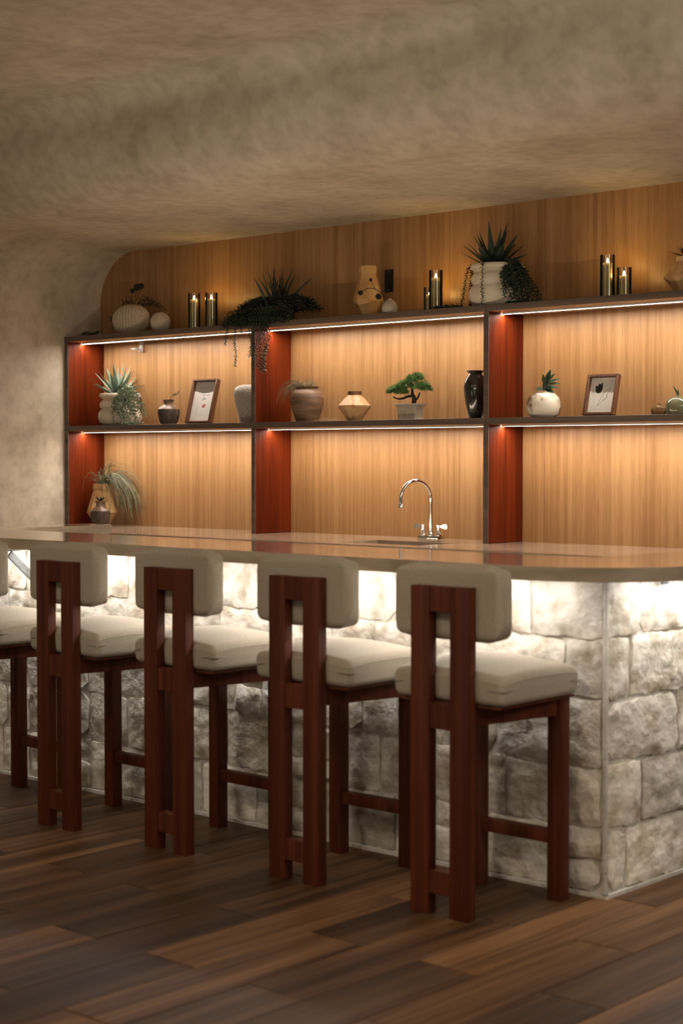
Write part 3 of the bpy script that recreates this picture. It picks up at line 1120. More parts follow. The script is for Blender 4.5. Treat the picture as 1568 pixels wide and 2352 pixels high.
def drape(m, rnd, count, ox, oy, top, leaf, width, x0=0.05, y0=-0.02, ymin=-0.135, dens=1.1, drop=None):
    """a mass of stems spilling from the rim down to the shelf on one side"""
    for i in range(count):
        ax, ay = rnd.uniform(*ox), rnd.uniform(*oy)
        d_ = rnd.uniform(0.55, 1.0)
        pts = []
        for k in range(10):
            u = k / 9 * d_
            z = top + 0.035 * math.sin(min(1.0, u * 2.4) * PI) * rnd.uniform(0.5, 1) - top * u ** 1.5
            pts.append((x0 + ax * u ** 0.75 + rnd.uniform(-0.004, 0.004), max(ymin, y0 + ay * min(1, u * 2)) + rnd.uniform(-0.004, 0.004), max(0.008, z)))
        strand(m, pts, leaf, width, rnd, dens=dens)


drape(m, rnd, 24, (0.03, 0.13), (-0.11, -0.04), 0.186, 0.0150, 0.0105, x0=0.055)
for i in range(12):
    x0, y0 = rnd.uniform(0.08, 0.24), rnd.uniform(-0.13, -0.06)
    pts = [(x0 + k * 0.008, y0 + rnd.uniform(-0.004, 0.004), 0.009 + rnd.uniform(0, 0.008)) for k in range(7)]
    strand(m, pts, 0.0150, 0.0105, rnd, dens=1.0)
stuff(m.build('trailing_succulent', 'trail_leaf', t))

m2 = MB()
fr_parent = t
drape(m2, rnd, 15, (0.12, 0.235), (-0.08, 0.03), 0.205, 0.024, 0.011, x0=0.06, dens=1.3)
stuff(m2.build('trailing_fern', 'trail_leaf', t))

t = rib_vase('small dark brown ribbed vase holding a pale sprig, left of the lip print', (-6.874, 6.22, ZM), 0.060, 0.138, None)
m = MB()
rnd = random.Random(31)
pts = [(0, 0, 0.125), (0.02, 0, 0.150), (0.05, -0.005, 0.166), (0.085, -0.01, 0.172)]
m.tube(pts, 0.0012, 5)
for i in range(26):
    k = rnd.uniform(0.2, 1)
    q = Vector(pts[1]).lerp(Vector(pts[3]), k)
    m.flatleaf(q, (0.9, rnd.uniform(-0.6, 0.6), rnd.uniform(-0.3, 0.8)), (0, 0, 1), 0.026, 0.005)
stuff(m.build('sprig', 'grass_dry', t))


def picture(label, loc, w, h, fw, fd, lean, mw, draw, rz=0):
    """deep wooden frame leaning back; draw(parent) adds the print on the board"""
    t = thing('picture_frame', label, 'picture', loc, rz)
    t.rotation_euler = (R(-lean), 0, rz)
    fr = thing('x', '', '')
    bpy.data.objects.remove(fr)
    m = MB()
    m.box(-w / 2, -w / 2 + fw, -fd, 0, 0, h)
    m.box(w / 2 - fw, w / 2, -fd, 0, 0, h)
    m.box(-w / 2 + fw, w / 2 - fw, -fd, 0, 0, fw)
    m.box(-w / 2 + fw, w / 2 - fw, -fd, 0, h - fw, h)
    m.build('frame', 'frame_wood', t, bevel=0.0012, seg=1)
    MB().box(-w / 2 + 0.002, w / 2 - 0.002, 0.0005, 0.003, 0.002, h - 0.002).build('backing', 'frame_wood', t)
    x0, x1, z0, z1 = -w / 2 + fw + 0.0005, w / 2 - fw - 0.0005, fw + 0.0005, h - fw - 0.0005
    y = -0.006
    pr = MB().box(x0 + mw * 0.8, x1 - mw * 0.8, y + 0.002, y + 0.0034, z0 + mw * 0.8, z1 - mw * 0.8).build('print', 'paper', t)
    q = MB()
    q.box(x0, x0 + mw, y, y + 0.0019, z0, z1)
    q.box(x1 - mw, x1, y, y + 0.0019, z0, z1)
    q.box(x0 + mw, x1 - mw, y, y + 0.0019, z0, z0 + mw)
    q.box(x0 + mw, x1 - mw, y, y + 0.0019, z1 - mw, z1)
    q.build('mat_board', 'mat_board', t)
    st = MB().prism([(-0.02, 0.004), (0.02, 0.004), (0.02, 0.007), (-0.02, 0.007)], 0.02, h * 0.7).build('easel_leg', 'frame_wood', t)
    draw(pr, y + 0.0016, (x0 + x1) / 2, (z0 + z1) / 2, x1 - x0, z1 - z0)
    return t


def flat(poly, y):
    m = MB()
    n = len(poly)
    m.add([(x, y, z) for x, z in poly] + [(x, y + 0.0006, z) for x, z in poly],
          [tuple(range(n)), tuple(reversed(range(n, 2 * n)))] + [(i, (i + 1) % n, n + (i + 1) % n, n + i) for i in range(n)])
    return m


def stroke(m, pts, y, w):
    m.tube([(x, y, z) for x, z in pts], w, 4)


def draw_lips(p, y, cx, cz, w, h):
    m = MB()
    # two lines of slanted handwriting
    rnd = random.Random(5)
    for (x0, z0, n, s) in ((-0.018, 0.036, 5, 0.0052), (0.014, 0.037, 6, 0.0036), (-0.013, 0.021, 3, 0.0042), (-0.018, 0.010, 8, 0.0042)):
        pts = []
        for i in range(n * 4 + 1):
            a = i / 4
            pts.append((cx + x0 + a * s * 0.95 + 0.4 * s * math.sin(a * 2 * PI), cz + z0 + a * s * 0.28 + s * (0.55 + 0.35 * math.sin(n + int(a) * 2.1)) * math.cos(a * 2 * PI)))
        stroke(m, pts, y, 0.00042)
    m.build('handwriting', 'ink', p)
    for s, z0 in ((1, 0.0006), (-1, -0.0006)):
        up = []
        N_ = 12
        for i in range(N_ + 1):
            u = -1 + 2 * i / N_
            hgt = (0.0085 * (1 - u * u) - (0.0030 * math.exp(-(u / 0.22) ** 2) if s > 0 else 0)) if s > 0 else 0.0095 * (1 - u * u)
            up.append((u * 0.0155, s * hgt))
        low = [(u * 0.0155 * 2 / 2, s * 0.0012 * (1 - abs(u))) for u in [1 - 2 * i / N_ for i in range(N_ + 1)]][1:-1]
        po = [(cx + 0.004 + x * math.cos(0.5) - z * math.sin(0.5), cz - 0.022 + z0 + x * math.sin(0.5) + z * math.cos(0.5)) for x, z in up + low]
        flat(po, y - 0.0004).build('lip_mark', 'lip_red', p)
    # the inner window of the mount, its top shade painted as a dark line
    q = MB()
    q.box(cx - 0.034, cx + 0.034, y - 0.0002, y + 0.0008, cz + 0.052, cz + 0.0545)
    q.build('mount_shadow_line', 'ink', p)
    q = MB()
    q.box(cx - 0.034, cx + 0.034, y - 0.0002, y + 0.0008, cz - 0.0625, cz - 0.0612)
    q.box(cx - 0.0350, cx - 0.0342, y - 0.0002, y + 0.0008, cz - 0.0612, cz + 0.052)
    q.build('mount_edge', 'mat_board', p)


def draw_tulip(p, y, cx, cz, w, h):
    k = 0.062
    fl = [(-0.56, 0.42), (-0.60, 0.70), (-0.62, 0.93), (-0.44, 0.86), (-0.36, 1.08), (-0.22, 1.00), (-0.10, 1.20), (-0.03, 0.95), (-0.01, 0.72), (-0.06, 0.46), (-0.20, 0.32), (-0.40, 0.30)]
    flat([(cx - 0.004 + x * k, cz - 0.006 + z * k * 0.92) for x, z in fl], y - 0.0004).build('tulip_flower', 'ink', p)
    m = MB()
    leaf = [(-0.30, -1.10), (-0.22, -0.75), (-0.08, -0.35), (0.10, 0.05), (0.30, 0.32), (0.50, 0.50), (0.68, 0.74), (0.66, 0.52), (0.58, 0.25), (0.46, -0.02), (0.44, -0.30),
            (0.30, -0.50), (0.14, -0.52), (0.02, -0.72), (-0.12, -0.86), (-0.30, -1.10)]
    leaf2 = [(0.46, -0.02), (0.50, -0.22), (0.36, -0.42), (0.14, -0.52)]
    for l in (leaf, leaf2):
        stroke(m, [(cx - 0.004 + x * k * 0.92, cz + 0.004 + z * k * 0.78) for x, z in l], y, 0.00048)
    m.build('leaf_outline', 'ink', p)
    q = MB()
    q.box(cx - w * 0.40, cx + w * 0.40, y - 0.0002, y + 0.0006, cz - h * 0.425, cz - h * 0.42)
    q.build('mount_edge', 'mat_board', p)


picture('walnut picture frame with a red lip print and handwriting', (-6.635, 6.235, ZM + 0.001), 0.192, 0.248, 0.0095, 0.030, 15, 0.030, draw_lips)
picture('walnut picture frame with a black tulip drawing', (-4.055, 6.235, ZM + 0.001), 0.160, 0.187, 0.0115, 0.026, 14, 0.012, draw_tulip)

vessel('textured_vase', [(r * 0.084, z * 0.205) for r, z in ((0.52, 0), (0.56, 0.01), (0.72, 0.25), (0.88, 0.5), (0.99, 0.72), (0.97, 0.84), (0.85, 0.935), (0.62, 0.985), (0.45, 1.0))],
       'ceramic_speckle', 'grainy pale grey vase half hidden behind the upright, right of the lip print', 'vase', (-6.292, 6.27, ZM), n=44)

t, b = vessel('jar_planter', [(r * 0.088, z * 0.184) for r, z in ((0.60, 0), (0.64, 0.01), (0.84, 0.28), (0.965, 0.5), (1.0, 0.64), (0.95, 0.77), (0.80, 0.875), (0.62, 0.925), (0.585, 0.945), (0.66, 0.97), (0.68, 1.0))],
              'clay_brown', 'big brown earthenware jar with dry grass spilling over its rim', 'planter', (-5.857, 6.26, ZM), n=48)
grass(t, 'dry_grass', 'grass_dry', (-0.005, 0, 0.172), 120, 0.75, 0.066, 8, droop=0.4, br=0.045, r=0.0011)
grass(t, 'spilling_grass', 'grass_dry', (-0.035, 0, 0.176), 60, 0.35, 0.19, 9, lean=(-0.75, -0.15), droop=2.1, up=0.75, br=0.02, r=0.0012, xmin=-0.2, ymin=-0.1, ymax=0.08)
grass(t, 'stray_blades', 'straw', (-0.03, 0, 0.176), 14, 0.5, 0.12, 10, lean=(-0.2, 0), droop=0.7, up=1.1, br=0.03, r=0.0009, xmin=-0.2, ymin=-0.1, ymax=0.08)
m = MB()
rnd = random.Random(14)
for i in range(9):
    p = Vector((rnd.uniform(-0.12, 0.0), rnd.uniform(-0.03, 0.03), 0.003))
    a = rnd.uniform(-0.5, 0.5)
    m.tube([p, p + Vector((0.05 * math.cos(a), 0.03 * math.sin(a), rnd.uniform(0.004, 0.018))), p + Vector((0.11 * math.cos(a + 0.3), 0.03 * math.sin(a + 0.3), 0.002))], 0.0009, 3)
o = m.build('dry_straw', 'straw', None, loc=(-5.655, 6.22, ZM))
tag(stuff(o), 'loose dry straw lying on the shelf between the jar and the wooden vase', 'straw')

t = thing('wooden_vase', 'double cone turned wooden vase with a low collar left of the bonsai', 'vase', (-5.495, 6.22, ZM), R(10))
f = 0.083
MB().lathe([(0.0005, 0), (0.43 * f, 0), (0.44 * f, 0.002), (1.0 * f, 0.073), (0.98 * f, 0.075), (0.0005, 0.075)], 12).build('lower_cone', 'wood_turned', t)
o = MB().lathe([(0.0005, 0.0752), (0.985 * f, 0.0752), (1.0 * f, 0.077), (0.40 * f, 0.130), (0.0005, 0.130)], 12).build('upper_cone', 'wood_turned', t)
MB().lathe([(0.30 * f, 0.1302), (0.41 * f, 0.1302), (0.42 * f, 0.148), (0.32 * f, 0.148)], 24, closed=True).build('collar', 'frame_wood', t, smooth=True)

# bonsai
t = thing('bonsai', 'green pine bonsai in a grey rectangular pot', 'bonsai', (-5.150, 6.24, ZM))
m = MB()


def rect_loft(rings):
    mb = MB()
    o = 0
    for (hx, hy, z) in rings:
        mb.v += [(-hx, -hy, z), (hx, -hy, z), (hx, hy, z), (-hx, hy, z)]
    for i in range(len(rings) - 1):
        for k in range(4):
            a, b = i * 4 + k, i * 4 + (k + 1) % 4
            mb.f.append((a, b, b + 4, a + 4))
    mb.f.append((3, 2, 1, 0))
    n = len(rings) * 4
    mb.f.append((n - 4, n - 3, n - 2, n - 1))
    return mb


rect_loft([(hx * 0.73, hy * 0.70, z) for hx, hy, z in ((0.083, 0.050, 0), (0.081, 0.049, 0.004), (0.074, 0.045, 0.011), (0.077, 0.046, 0.040), (0.083, 0.049, 0.070), (0.091, 0.054, 0.0705), (0.092, 0.055, 0.080), (0.086, 0.050, 0.0805), (0.083, 0.047, 0.074))]).build('pot', 'pot_grey', t, bevel=0.0015, seg=1)
MB().box(-0.059, 0.059, -0.032, 0.032, 0.0742, 0.0752).build('soil', 'soil', t)


def px2(dx, dz):
    return (dx * 0.00218, 0.0, dz * 0.00212)


tr = MB()
tr.tube([(0.022, 0, 0.075), (0.024, 0, 0.092), (0.020, 0.004, 0.112), (0.010, 0.004, 0.128), (0.012, 0, 0.150), (0.018, 0, 0.175)], [0.013, 0.011, 0.0095, 0.0075, 0.006, 0.004], 8)
tr.tube([(0.014, 0.003, 0.118), (-0.012, 0, 0.116), (-0.036, -0.003, 0.108), (-0.060, 0, 0.104), (-0.085, 0.004, 0.106), (-0.11, 0, 0.116)], [0.007, 0.0065, 0.006, 0.005, 0.004, 0.003], 7)
tr.tube([(0.022, 0, 0.094), (0.042, -0.003, 0.100), (0.056, -0.004, 0.114), (0.060, 0, 0.132)], [0.006, 0.0052, 0.0045, 0.004], 7)
tr.build('trunk', 'bark', t, smooth=True, angle=60)
pads = [(-0.112, 0, 0.140, 0.034, 0.026, 0.020), (-0.075, 0.0, 0.150, 0.040, 0.03, 0.020), (-0.030, 0.0, 0.166, 0.046, 0.034, 0.026), (0.012, 0, 0.190, 0.036, 0.03, 0.024),
        (0.046, 0.0, 0.200, 0.032, 0.028, 0.020), (0.070, -0.004, 0.158, 0.046, 0.034, 0.024), (0.098, 0, 0.148, 0.030, 0.026, 0.018), (-0.05, 0, 0.135, 0.036, 0.028, 0.018)]
for pi_, (cx, cy, cz, ax, ay, az) in enumerate(pads):
    ax, ay, az = ax * 1.06, ay * 1.06, az * 1.25
    rnd = random.Random(50 + pi_)
    m = MB()
    for i in range(430):
        a, b_ = rnd.uniform(0, 2 * PI), rnd.uniform(-0.35, 1.0)
        s_ = math.sqrt(max(0, 1 - b_ * b_))
        q = rnd.uniform(0.35, 0.85)
        p = Vector((cx + ax * s_ * math.cos(a) * q, cy + ay * s_ * math.sin(a) * q, cz + az * b_ * q))
        d = Vector((s_ * math.cos(a), s_ * math.sin(a), b_ * 0.9 + 0.35)) + Vector((rnd.gauss(0, 0.35), rnd.gauss(0, 0.35), rnd.gauss(0, 0.35)))
        d.normalize()
        e = p + d * rnd.uniform(0.013, 0.024)
        sd = d.orthogonal().normalized() * 0.00125
        sd2 = d.cross(sd)
        m.add([p - sd, p + sd, p + sd2 * 1.6, e], [(0, 1, 3), (1, 2, 3), (2, 0, 3)])
    stuff(m.build('needle_pad', 'needles', t))

vessel('tall_vase', [(r * 0.056, z * 0.224) for r, z in ((0.50, 0), (0.53, 0.012), (0.70, 0.15), (0.87, 0.33), (0.98, 0.54), (1.0, 0.66), (0.93, 0.78), (0.76, 0.875), (0.57, 0.925), (0.55, 0.94), (0.66, 0.965), (0.76, 0.985), (0.77, 1.0))],
       'ceramic_black', 'glossy black ceramic vase with a flared lip beside the upright', 'vase', (-4.728, 6.21, ZM), n=48)

t, b = vessel('bud_vase', [(r * 0.0785, z * 0.122) for r, z in ((0.55, 0), (0.70, 0.02), (0.90, 0.14), (1.0, 0.36), (0.985, 0.56), (0.87, 0.75), (0.62, 0.89), (0.34, 0.955), (0.20, 0.985), (0.19, 1.0))],
              'marble_glaze', 'round white and brown glazed vase holding a glossy leafy sprig', 'vase', (-4.348, 6.22, ZM), n=48)
lf = [((0.0, 0, 0.118), (0.25, -0.1, 1), 0.055, 0.016), ((0.012, 0, 0.150), (0.35, 0, 1), 0.062, 0.017), ((0.016, 0, 0.158), (0.85, -0.1, 0.8), 0.060, 0.012), ((0.014, 0, 0.154), (1, 0.1, 0.42), 0.066, 0.011),
      ((0.013, 0, 0.148), (1, 0, 0.16), 0.070, 0.011), ((0.012, 0, 0.142), (1, 0.2, -0.05), 0.056, 0.010), ((0.004, 0, 0.128), (1, -0.2, 0.22), 0.062, 0.014), ((0.004, 0, 0.128), (1, -0.3, -0.15), 0.066, 0.014),
      ((0.0, 0, 0.128), (-0.9, -0.2, 0.20), 0.040, 0.015), ((0.012, 0.0, 0.16), (0.1, 0.4, 1), 0.058, 0.016), ((0.004, 0, 0.124), (0.8, -0.6, 0.35), 0.052, 0.014), ((0.008, 0, 0.140), (0.15, -0.5, 1), 0.058, 0.015)]
MB().tube([(0, 0, 0.06), (0.002, 0, 0.12), (0.010, 0, 0.145), (0.018, 0, 0.170)], 0.003, 6).build('stem', 'leaf_green', t, smooth=True)
for p, d, ln, w in lf:
    ln, w = ln * 1.12, w * 1.55
    MB().blade(p, d, (0.25, -0.8, 0.6), ln, w, droop=0.35, n=6, thick=0.1, belly=0.45).build('leaf', 'leaf_green', t, smooth=True, angle=60)

vessel('glass_vase', [(r * 0.0375, z * 0.050) for r, z in ((0.6, 0), (0.85, 0.05), (1.0, 0.35), (0.9, 0.6), (0.55, 0.80), (0.2, 0.87), (0.14, 0.9), (0.20, 1.0))], 'glass_amber',
       'tiny low amber glass vase on the middle shelf right of the tulip picture', 'vase', (-3.771, 6.26, ZM), n=36, wall=0.003)
t, b = vessel('glass_vase', [(r * 0.056, z * 0.082) for r, z in ((0.72, 0), (0.88, 0.05), (1.0, 0.3), (0.98, 0.55), (0.82, 0.78), (0.5, 0.92), (0.2, 0.955), (0.19, 1.0))], 'glass_green',
              'round green glass vase with a dark sprig right of the tiny amber one', 'vase', (-3.652, 6.22, ZM), n=40, wall=0.004)
MB().blade((0.002, 0, 0.02), (-0.05, 0, 1), (0, 1, 0), 0.10, 0.012, droop=0.1, n=6).build('leaf', 'leaf_green', t, smooth=True)
MB().blade((0.002, 0, 0.075), (-0.45, 0, 1), (0, 1, 0), 0.060, 0.010, droop=0.7, n=6).build('leaf', 'leaf_green', t, smooth=True)

# white sensor on the panel under the top shelf
t = thing('motion_sensor', 'small white bracket with a sensor on the panel under the top shelf', 'sensor', (-7.293, YB - 0.001, 1.990))
MB().box(-0.017, 0.017, -0.006, 0.0, 0.012, 0.058).build('plate', 'plastic_white', t, bevel=0.002)
MB().box(-0.020, 0.018, -0.016, -0.0062, 0.044, 0.058).build('arm', 'plastic_white', t, bevel=0.003)
MB().box(-0.012, 0.014, -0.020, -0.0062, 0.0, 0.040).build('housing', 'plastic_white', t, bevel=0.004)
MB().lathe([(0.0005, 0), (0.007, 0), (0.006, 0.003), (0.0005, 0.004)], 16).build('lens', 'steel', t, smooth=True)
t.children[-1].rotation_euler = (R(90), 0, 0)
t.children[-1].location = (0.001, -0.0202, 0.018)

# --- top shelf
ZP = ZT
t = thing('ribbed_vase', 'wide oval cream vase with fine upright ribs and dried foliage behind it', 'vase', (-7.205, 6.235, ZP))
pr = [(0.0005, 0.0)] + [(0.5 * 0.262 * math.sin(PI * (0.10 + 0.88 * i / 22)) ** 0.8, 0.172 * 0.5 * (1 - math.cos(PI * (0.10 + 0.88 * i / 22))) - 0.004) for i in range(23)] + [(0.0005, 0.171)]
MB().lathe(pr, 176, mod=lambda a, z: 1 + 0.026 * math.cos(a * 36), sy=0.62).build('body', 'basket', t, smooth=True, angle=75)
m = MB()
rnd = random.Random(77)
for (x1, x2, z1, z2) in ((-0.05, -0.24, 0.165, 0.10), (-0.04, -0.13, 0.17, 0.19), (0.03, 0.14, 0.17, 0.185), (0.05, 0.22, 0.165, 0.135), (0.02, 0.10, 0.17, 0.20), (-0.02, -0.07, 0.17, 0.20), (0.06, 0.19, 0.16, 0.165)):
    pts = [Vector((x1 + (x2 - x1) * k / 8, 0.03 + 0.02 * k / 8, z1 + (z2 - z1) * k / 8 + 0.012 * math.sin(k / 8 * PI))) for k in range(9)]
    strand(m, pts, 0.026, 0.005, rnd, dens=2.2)
lp = [(0.075 + 0.028 * math.cos(a), 0.03, 0.195 + 0.020 * math.sin(a)) for a in [R(200 - i * 20) for i in range(14)]]
m.tube(lp, 0.0016, 5)
stuff(m.build('dried_foliage', 'leaf_dark', t))
for (x, y, z, r_) in ((-0.022, 0.03, 0.250, 0.013), (0.012, 0.035, 0.268, 0.019), (0.040, 0.04, 0.273, 0.017)):
    MB().tube([(0.0 + x * 0.2, 0.0, 0.150), (x * 0.7, y * 0.7, 0.21), (x, y, z - r_ * 0.6)], 0.0015, 5).build('stem', 'leaf_dark', t)
    MB().lathe([(0.0005, -r_)] + [(r_ * math.sin(PI * i / 10), -r_ * math.cos(PI * i / 10)) for i in range(1, 10)] + [(0.0005, r_)], 18, x, y, z,
               mod=lambda a, q: 1 + 0.10 * math.cos(a * 9)).build('seed_head', 'pod', t, smooth=True)

t = thing('ribbed_vase', 'small round cream ribbed vase right beside the wide oval one', 'vase', (-6.918, 6.20, ZP))
pr = [(0.0005, 0.0)] + [(0.5 * 0.110 * math.sin(PI * (0.10 + 0.86 * i / 16)) ** 0.85, 0.108 * 0.5 * (1 - math.cos(PI * (0.10 + 0.86 * i / 16))) - 0.003) for i in range(17)] + [(0.0005, 0.104)]
MB().lathe(pr, 128, mod=lambda a, z: 1 + 0.028 * math.cos(a * 24)).build('body', 'basket', t, smooth=True, angle=75)

m = MB()
rnd = random.Random(78)
for i in range(3):
    strand(m, [(-0.075 + k * 0.019, 0.01 * i, 0.010 + 0.006 * i + 0.006 * math.sin(k)) for k in range(9)], 0.014, 0.006, rnd, dens=1.5)
o = m.build('fern_sprig', 'leaf_dark', None, loc=(-7.525, 6.19, ZP))
tag(stuff(o), 'small dark fern sprig lying on the top shelf against the plaster wall', 'sprig')


def candle(label, loc, r, h, wax):
    t = thing('glass_candle', label, 'candle', loc, group='glass pillar candles on the top shelf')
    MB().lathe([(r - 0.002, 0.004), (r - 0.002, h), (r, h), (r, 0.0), (0.0005, 0.0), (0.0005, 0.004)], 36).build('glass_cylinder', 'glass_smoke', t, smooth=True, angle=50)
    MB().lathe([(0.0005, 0.0045), (r - 0.0045, 0.0045), (r - 0.0045, wax), (r - 0.010, wax - 0.003), (0.0005, wax - 0.004)], 30).build('wax', 'candle_wax', t, smooth=True, angle=50)
    MB().lathe([(0.0005, 0), (0.003, 0.002), (0.0050, 0.008), (0.0046, 0.013), (0.0025, 0.021), (0.0005, 0.027)], 12, 0, 0, wax - 0.0035).build('flame', 'flame', t, smooth=True)


candle('tall smoked glass candle, left one of the pair beside the cream ribbed vases', (-6.697, 6.25, ZP), 0.034, 0.199, 0.163)
candle('tall smoked glass candle of the pair by the trailing plant', (-6.560, 6.25, ZP), 0.034, 0.193, 0.158)
candle('short smoked glass candle tucked behind a tall one, left of the big agave', (-5.078, 6.30, ZP), 0.029, 0.125, 0.089)
candle('tall smoked glass candle in front of the short one, left of the big agave', (-5.000, 6.25, ZP), 0.033, 0.197, 0.160)
candle('tall smoked glass candle right of the big agave', (-4.030, 6.25, ZP), 0.033, 0.192, 0.156)
candle('medium smoked glass candle right of the big agave, beside its taller partner', (-3.945, 6.25, ZP), 0.033, 0.130, 0.094)

# trailing plant over the upright
t = thing('trailing_plant', 'dark bushy succulent arrangement hanging down over the shelf edge', 'plant', (-6.06, 6.25, ZP))
vp = MB().lathe([(0.0005, 0), (0.07, 0), (0.085, 0.03), (0.095, 0.075), (0.085, 0.078), (0.0005, 0.070)], 28).build('bowl', 'clay_dark', t, smooth=True)
rnd = random.Random(91)
for i in range(34):
    a = rnd.uniform(0, 2 * PI)
    til = abs(rnd.gauss(0.0, 0.42))
    d = (math.cos(a) * math.sin(til), math.sin(a) * math.sin(til), math.cos(til))
    MB().blade((rnd.uniform(-0.05, 0.05), rnd.uniform(-0.04, 0.04), 0.075), d, (math.sin(a), -math.cos(a), 0.2), rnd.uniform(0.15, 0.24), rnd.uniform(0.012, 0.02), droop=0.5, n=7, thick=0.12).build(
        'spike_leaf', 'agave_dark', t, smooth=True, angle=60)
m = MB()
for i in range(54):
    a = rnd.uniform(0, 2 * PI)
    ox = rnd.choice((-1, 1)) * rnd.uniform(0.10, 0.29)
    if ox < -0.22:
        ox *= 0.9
    pts = [Vector((ox * k / 9, rnd.uniform(-0.10, 0.04) * k / 9, 0.070 + 0.085 * math.sin(k / 9 * 2.0) - 0.085 * (k / 9) ** 2)) for k in range(10)]
    strand(m, pts, 0.032, 0.009, rnd, dens=2.6)
stuff(m.build('fern_fronds', 'leaf_dark', t))
hang = [(-0.238, 0.11), (-0.170, 0.225), (-0.122, 0.05), (-0.060, 0.18), (-0.032, 0.20), (-0.010, 0.235), (0.008, 0.25), (0.022, 0.262), (0.038, 0.265), (0.050, 0.255), (0.062, 0.165), (0.074, 0.10)]
for i, (x, dz) in enumerate(hang):
    m = MB()
    pts = [(x * 0.55, -0.04, 0.075), (x * 0.8, -0.085, 0.078), (x, -0.128, 0.060), (x, -0.143, 0.02)]
    k = max(3, int(dz / 0.022))
    for j in range(1, k + 1):
        pts.append((x + 0.004 * math.sin(j * 0.8 + i), -0.143 + 0.004 * math.sin(j + i), 0.02 - (dz + 0.02) * j / k))
    strand(m, pts, 0.0165, 0.0075, rnd, dens=1.7, stem=0.0016)
    stuff(m.build('hanging_strand', 'trail_dark', t))
m = MB()
for i in range(60):
    x = rnd.uniform(-0.26, 0.20)
    pts = [(x * 0.6, -0.04, 0.06), (x, -0.09, 0.035 + rnd.uniform(-0.01, 0.02)), (x + rnd.uniform(-0.03, 0.03), -0.128, 0.008), (x + rnd.uniform(-0.03, 0.03), -0.135, -0.008)]
    strand(m, pts, 0.020, 0.010, rnd, dens=1.8)
stuff(m.build('edge_foliage', 'trail_dark', t))

tan_vase('tan faceted clay vase on the top shelf behind a branch of round seed heads', (-5.446, 6.27, ZP), 0.079, 0.252, R(4), seg=7)

t = thing('wall_plate', 'black rectangular outlet plate on the wood panel above the top shelf', 'wall plate', (-5.419, YB - 0.0005, 2.212))
MB().box(-0.028, 0.028, -0.006, 0, 0, 0.113).build('plate', 'plastic_black', t, bevel=0.002)
MB().box(-0.017, 0.017, -0.0085, -0.0062, 0.022, 0.091).build('insert', 'plastic_black', t, bevel=0.001, seg=1)
for z in (0.010, 0.103):
    MB().lathe([(0.0005, 0), (0.0028, 0), (0.0022, 0.001), (0.0005, 0.0012)], 10).build('screw', 'steel', t)
    t.children[-1].rotation_euler = (R(90), 0, 0)
    t.children[-1].location = (0, -0.0062, z)

t, b = vessel('bud_vase', [(r * 0.040, z * 0.070) for r, z in ((0.78, 0), (0.90, 0.05), (1.0, 0.30), (0.96, 0.50), (0.78, 0.72), (0.48, 0.87), (0.26, 0.93), (0.24, 1.0), (0.28, 1.02))],
              'pot_grey', 'small squat grey bud vase with a branch of dark round seed heads', 'vase', (-5.222, 6.17, ZP), n=36, wall=0.004)
MB().tube([(0, 0, 0.03), (-0.012, -0.005, 0.075), (-0.05, -0.015, 0.105), (-0.085, -0.02, 0.125), (-0.125, -0.025, 0.127), (-0.155, -0.03, 0.112)], 0.0018, 6).build('branch', 'bark', t, smooth=True)
MB().tube([(-0.078, -0.018, 0.122), (-0.094, -0.02, 0.146), (-0.103, -0.02, 0.160)], 0.0013, 5).build('branch', 'bark', t, smooth=True)
MB().tube([(-0.03, -0.01, 0.092), (-0.045, -0.012, 0.090), (-0.055, -0.012, 0.086)], 0.0013, 5).build('branch', 'bark', t, smooth=True)
for x, y, z, r_ in ((-0.164, -0.03, 0.108, 0.0155), (-0.106, -0.02, 0.168, 0.0090), (-0.062, -0.012, 0.084, 0.0190)):
    m = MB()
    rnd = random.Random(int(-x * 1000))
    m.lathe([(0.0005, -r_ * 0.7)] + [(0.7 * r_ * math.sin(PI * i / 8), -0.7 * r_ * math.cos(PI * i / 8)) for i in range(1, 8)] + [(0.0005, 0.7 * r_)], 14, x, y, z)
    for i in range(150):
        d = Vector((rnd.gauss(0, 1), rnd.gauss(0, 1), rnd.gauss(0, 1))).normalized()
        p = Vector((x, y, z)) + d * r_ * 0.6
        sd = d.orthogonal().normalized() * 0.0006
        m.add([p - sd, p + sd, p + d.cross(sd) * 1.5, p + d * r_ * 0.5], [(0, 1, 3), (1, 2, 3), (2, 0, 3)])
    m.build('seed_head', 'pod', t)

# big agave planter above the upright
t, b = vessel('planter', bulge(0.134, 0.198), 'ceramic_cream', 'cream bulging planter with a dark agave and trailing strings on the top shelf', 'planter', (-4.640, 6.26, ZP), n=48)
MB().lathe([(0.0005, 0.182), (0.110, 0.182), (0.110, 0.186), (0.0005, 0.188)], 30).build('soil', 'soil', t)
agave(t, (-0.02, 0, 0.186), 'agave_dark', 15, n=26, length=0.190, width=0.042, spread=1.08)
rnd = random.Random(33)
m = MB()
for k_, (a, rr, dz) in enumerate(((PI * 1.0, 0.150, 0.19), (PI * 1.06, 0.155, 0.18), (PI * 0.96, 0.165, 0.19))):
    pts = [(0.10 * math.cos(a), 0.10 * math.sin(a), 0.19), (0.13 * math.cos(a), 0.13 * math.sin(a), 0.195)]
    for j in range(9):
        pts.append(((rr + 0.001 * j) * math.cos(a) - 0.004 * j * (k_ % 2), (rr - 0.01) * math.sin(a), 0.18 - dz * j / 8 + 0.012))
    strand(m, pts, 0.016, 0.009, rnd, dens=1.5)
stuff(m.build('trailing_string', 'leaf_dark', t))
m = MB()
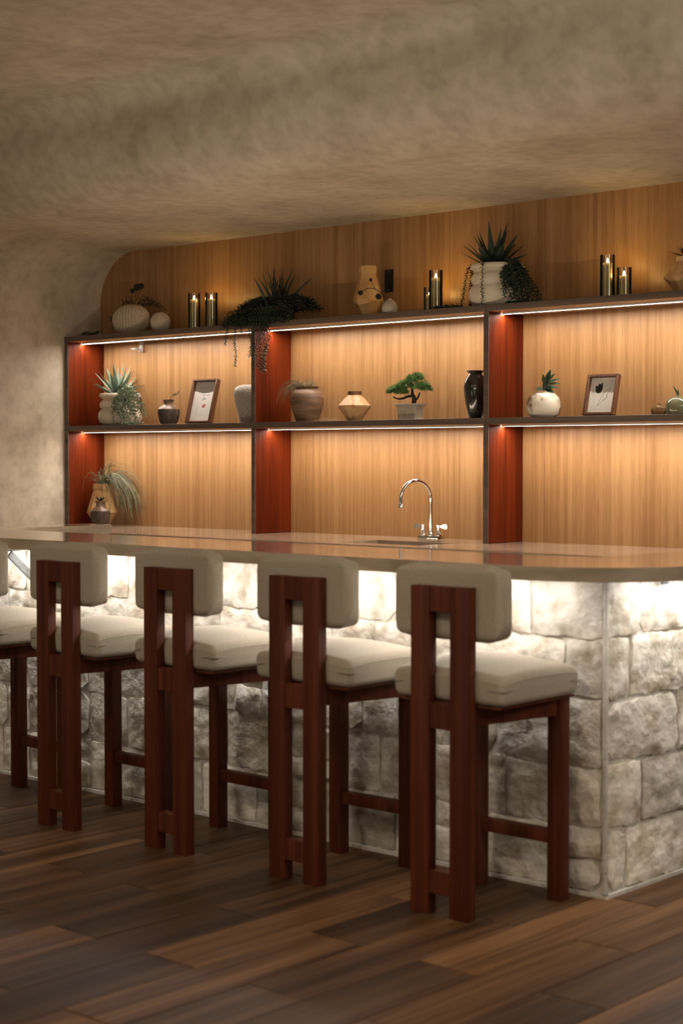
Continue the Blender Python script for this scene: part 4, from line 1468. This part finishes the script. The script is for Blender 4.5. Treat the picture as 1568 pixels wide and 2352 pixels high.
pts = [(0.010, -0.10, 0.192), (0.014, -0.128, 0.196)] + [(0.016 + 0.002 * math.sin(j), -0.140, 0.19 - 0.185 * j / 9) for j in range(10)]
strand(m, pts, 0.015, 0.009, rnd, dens=1.1)
stuff(m.build('trailing_string', 'leaf_dark', t))
m = MB()
drape(m, rnd, 44, (0.05, 0.20), (-0.11, 0.03), 0.195, 0.0165, 0.0105, x0=0.065, y0=-0.01, ymin=-0.12)
for i in range(12):
    x0 = rnd.uniform(0.10, 0.26)
    strand(m, [(x0 + 0.010 * k, rnd.uniform(-0.10, -0.06), 0.008) for k in range(6)], 0.0125, 0.007, rnd, dens=1.2)
stuff(m.build('trailing_succulent', 'trail_dark', t))
m = MB()
for i in range(4):
    strand(m, [(-0.16 - 0.027 * k, -0.05 - 0.015 * i + 0.003 * math.sin(k + i), 0.008 + 0.004 * (i % 2)) for k in range(7)], 0.014, 0.007, rnd, dens=1.5)
stuff(m.build('creeping_string', 'leaf_dark', t))

t = thing('wooden_vase', 'wide double cone wooden vase holding a dark spiky plant on the top shelf', 'vase', (-3.650, 6.27, ZP))
f = 0.094
MB().lathe([(0.0005, 0), (0.43 * f, 0), (0.44 * f, 0.002), (1.0 * f, 0.066), (0.98 * f, 0.068), (0.0005, 0.068)], 12).build('lower_cone', 'wood_turned', t)
MB().lathe([(0.0005, 0.0682), (0.985 * f, 0.0682), (1.0 * f, 0.070), (0.42 * f, 0.136), (0.0005, 0.136)], 12).build('upper_cone', 'wood_turned', t)
MB().lathe([(0.30 * f, 0.1362), (0.43 * f, 0.1362), (0.44 * f, 0.156), (0.32 * f, 0.156)], 24, closed=True).build('collar', 'wood_turned', t, smooth=True)
rnd = random.Random(44)
for i in range(22):
    a = i * 2.4
    til = 0.35 + 0.95 * rnd.random()
    MB().blade((0, 0, 0.148), (math.cos(a) * math.sin(til), math.sin(a) * math.sin(til), math.cos(til)), (0, 0, 1), rnd.uniform(0.055, 0.085), 0.016, droop=0.6, n=6, thick=0.15).build('leaf', 'leaf_dark', t, smooth=True)
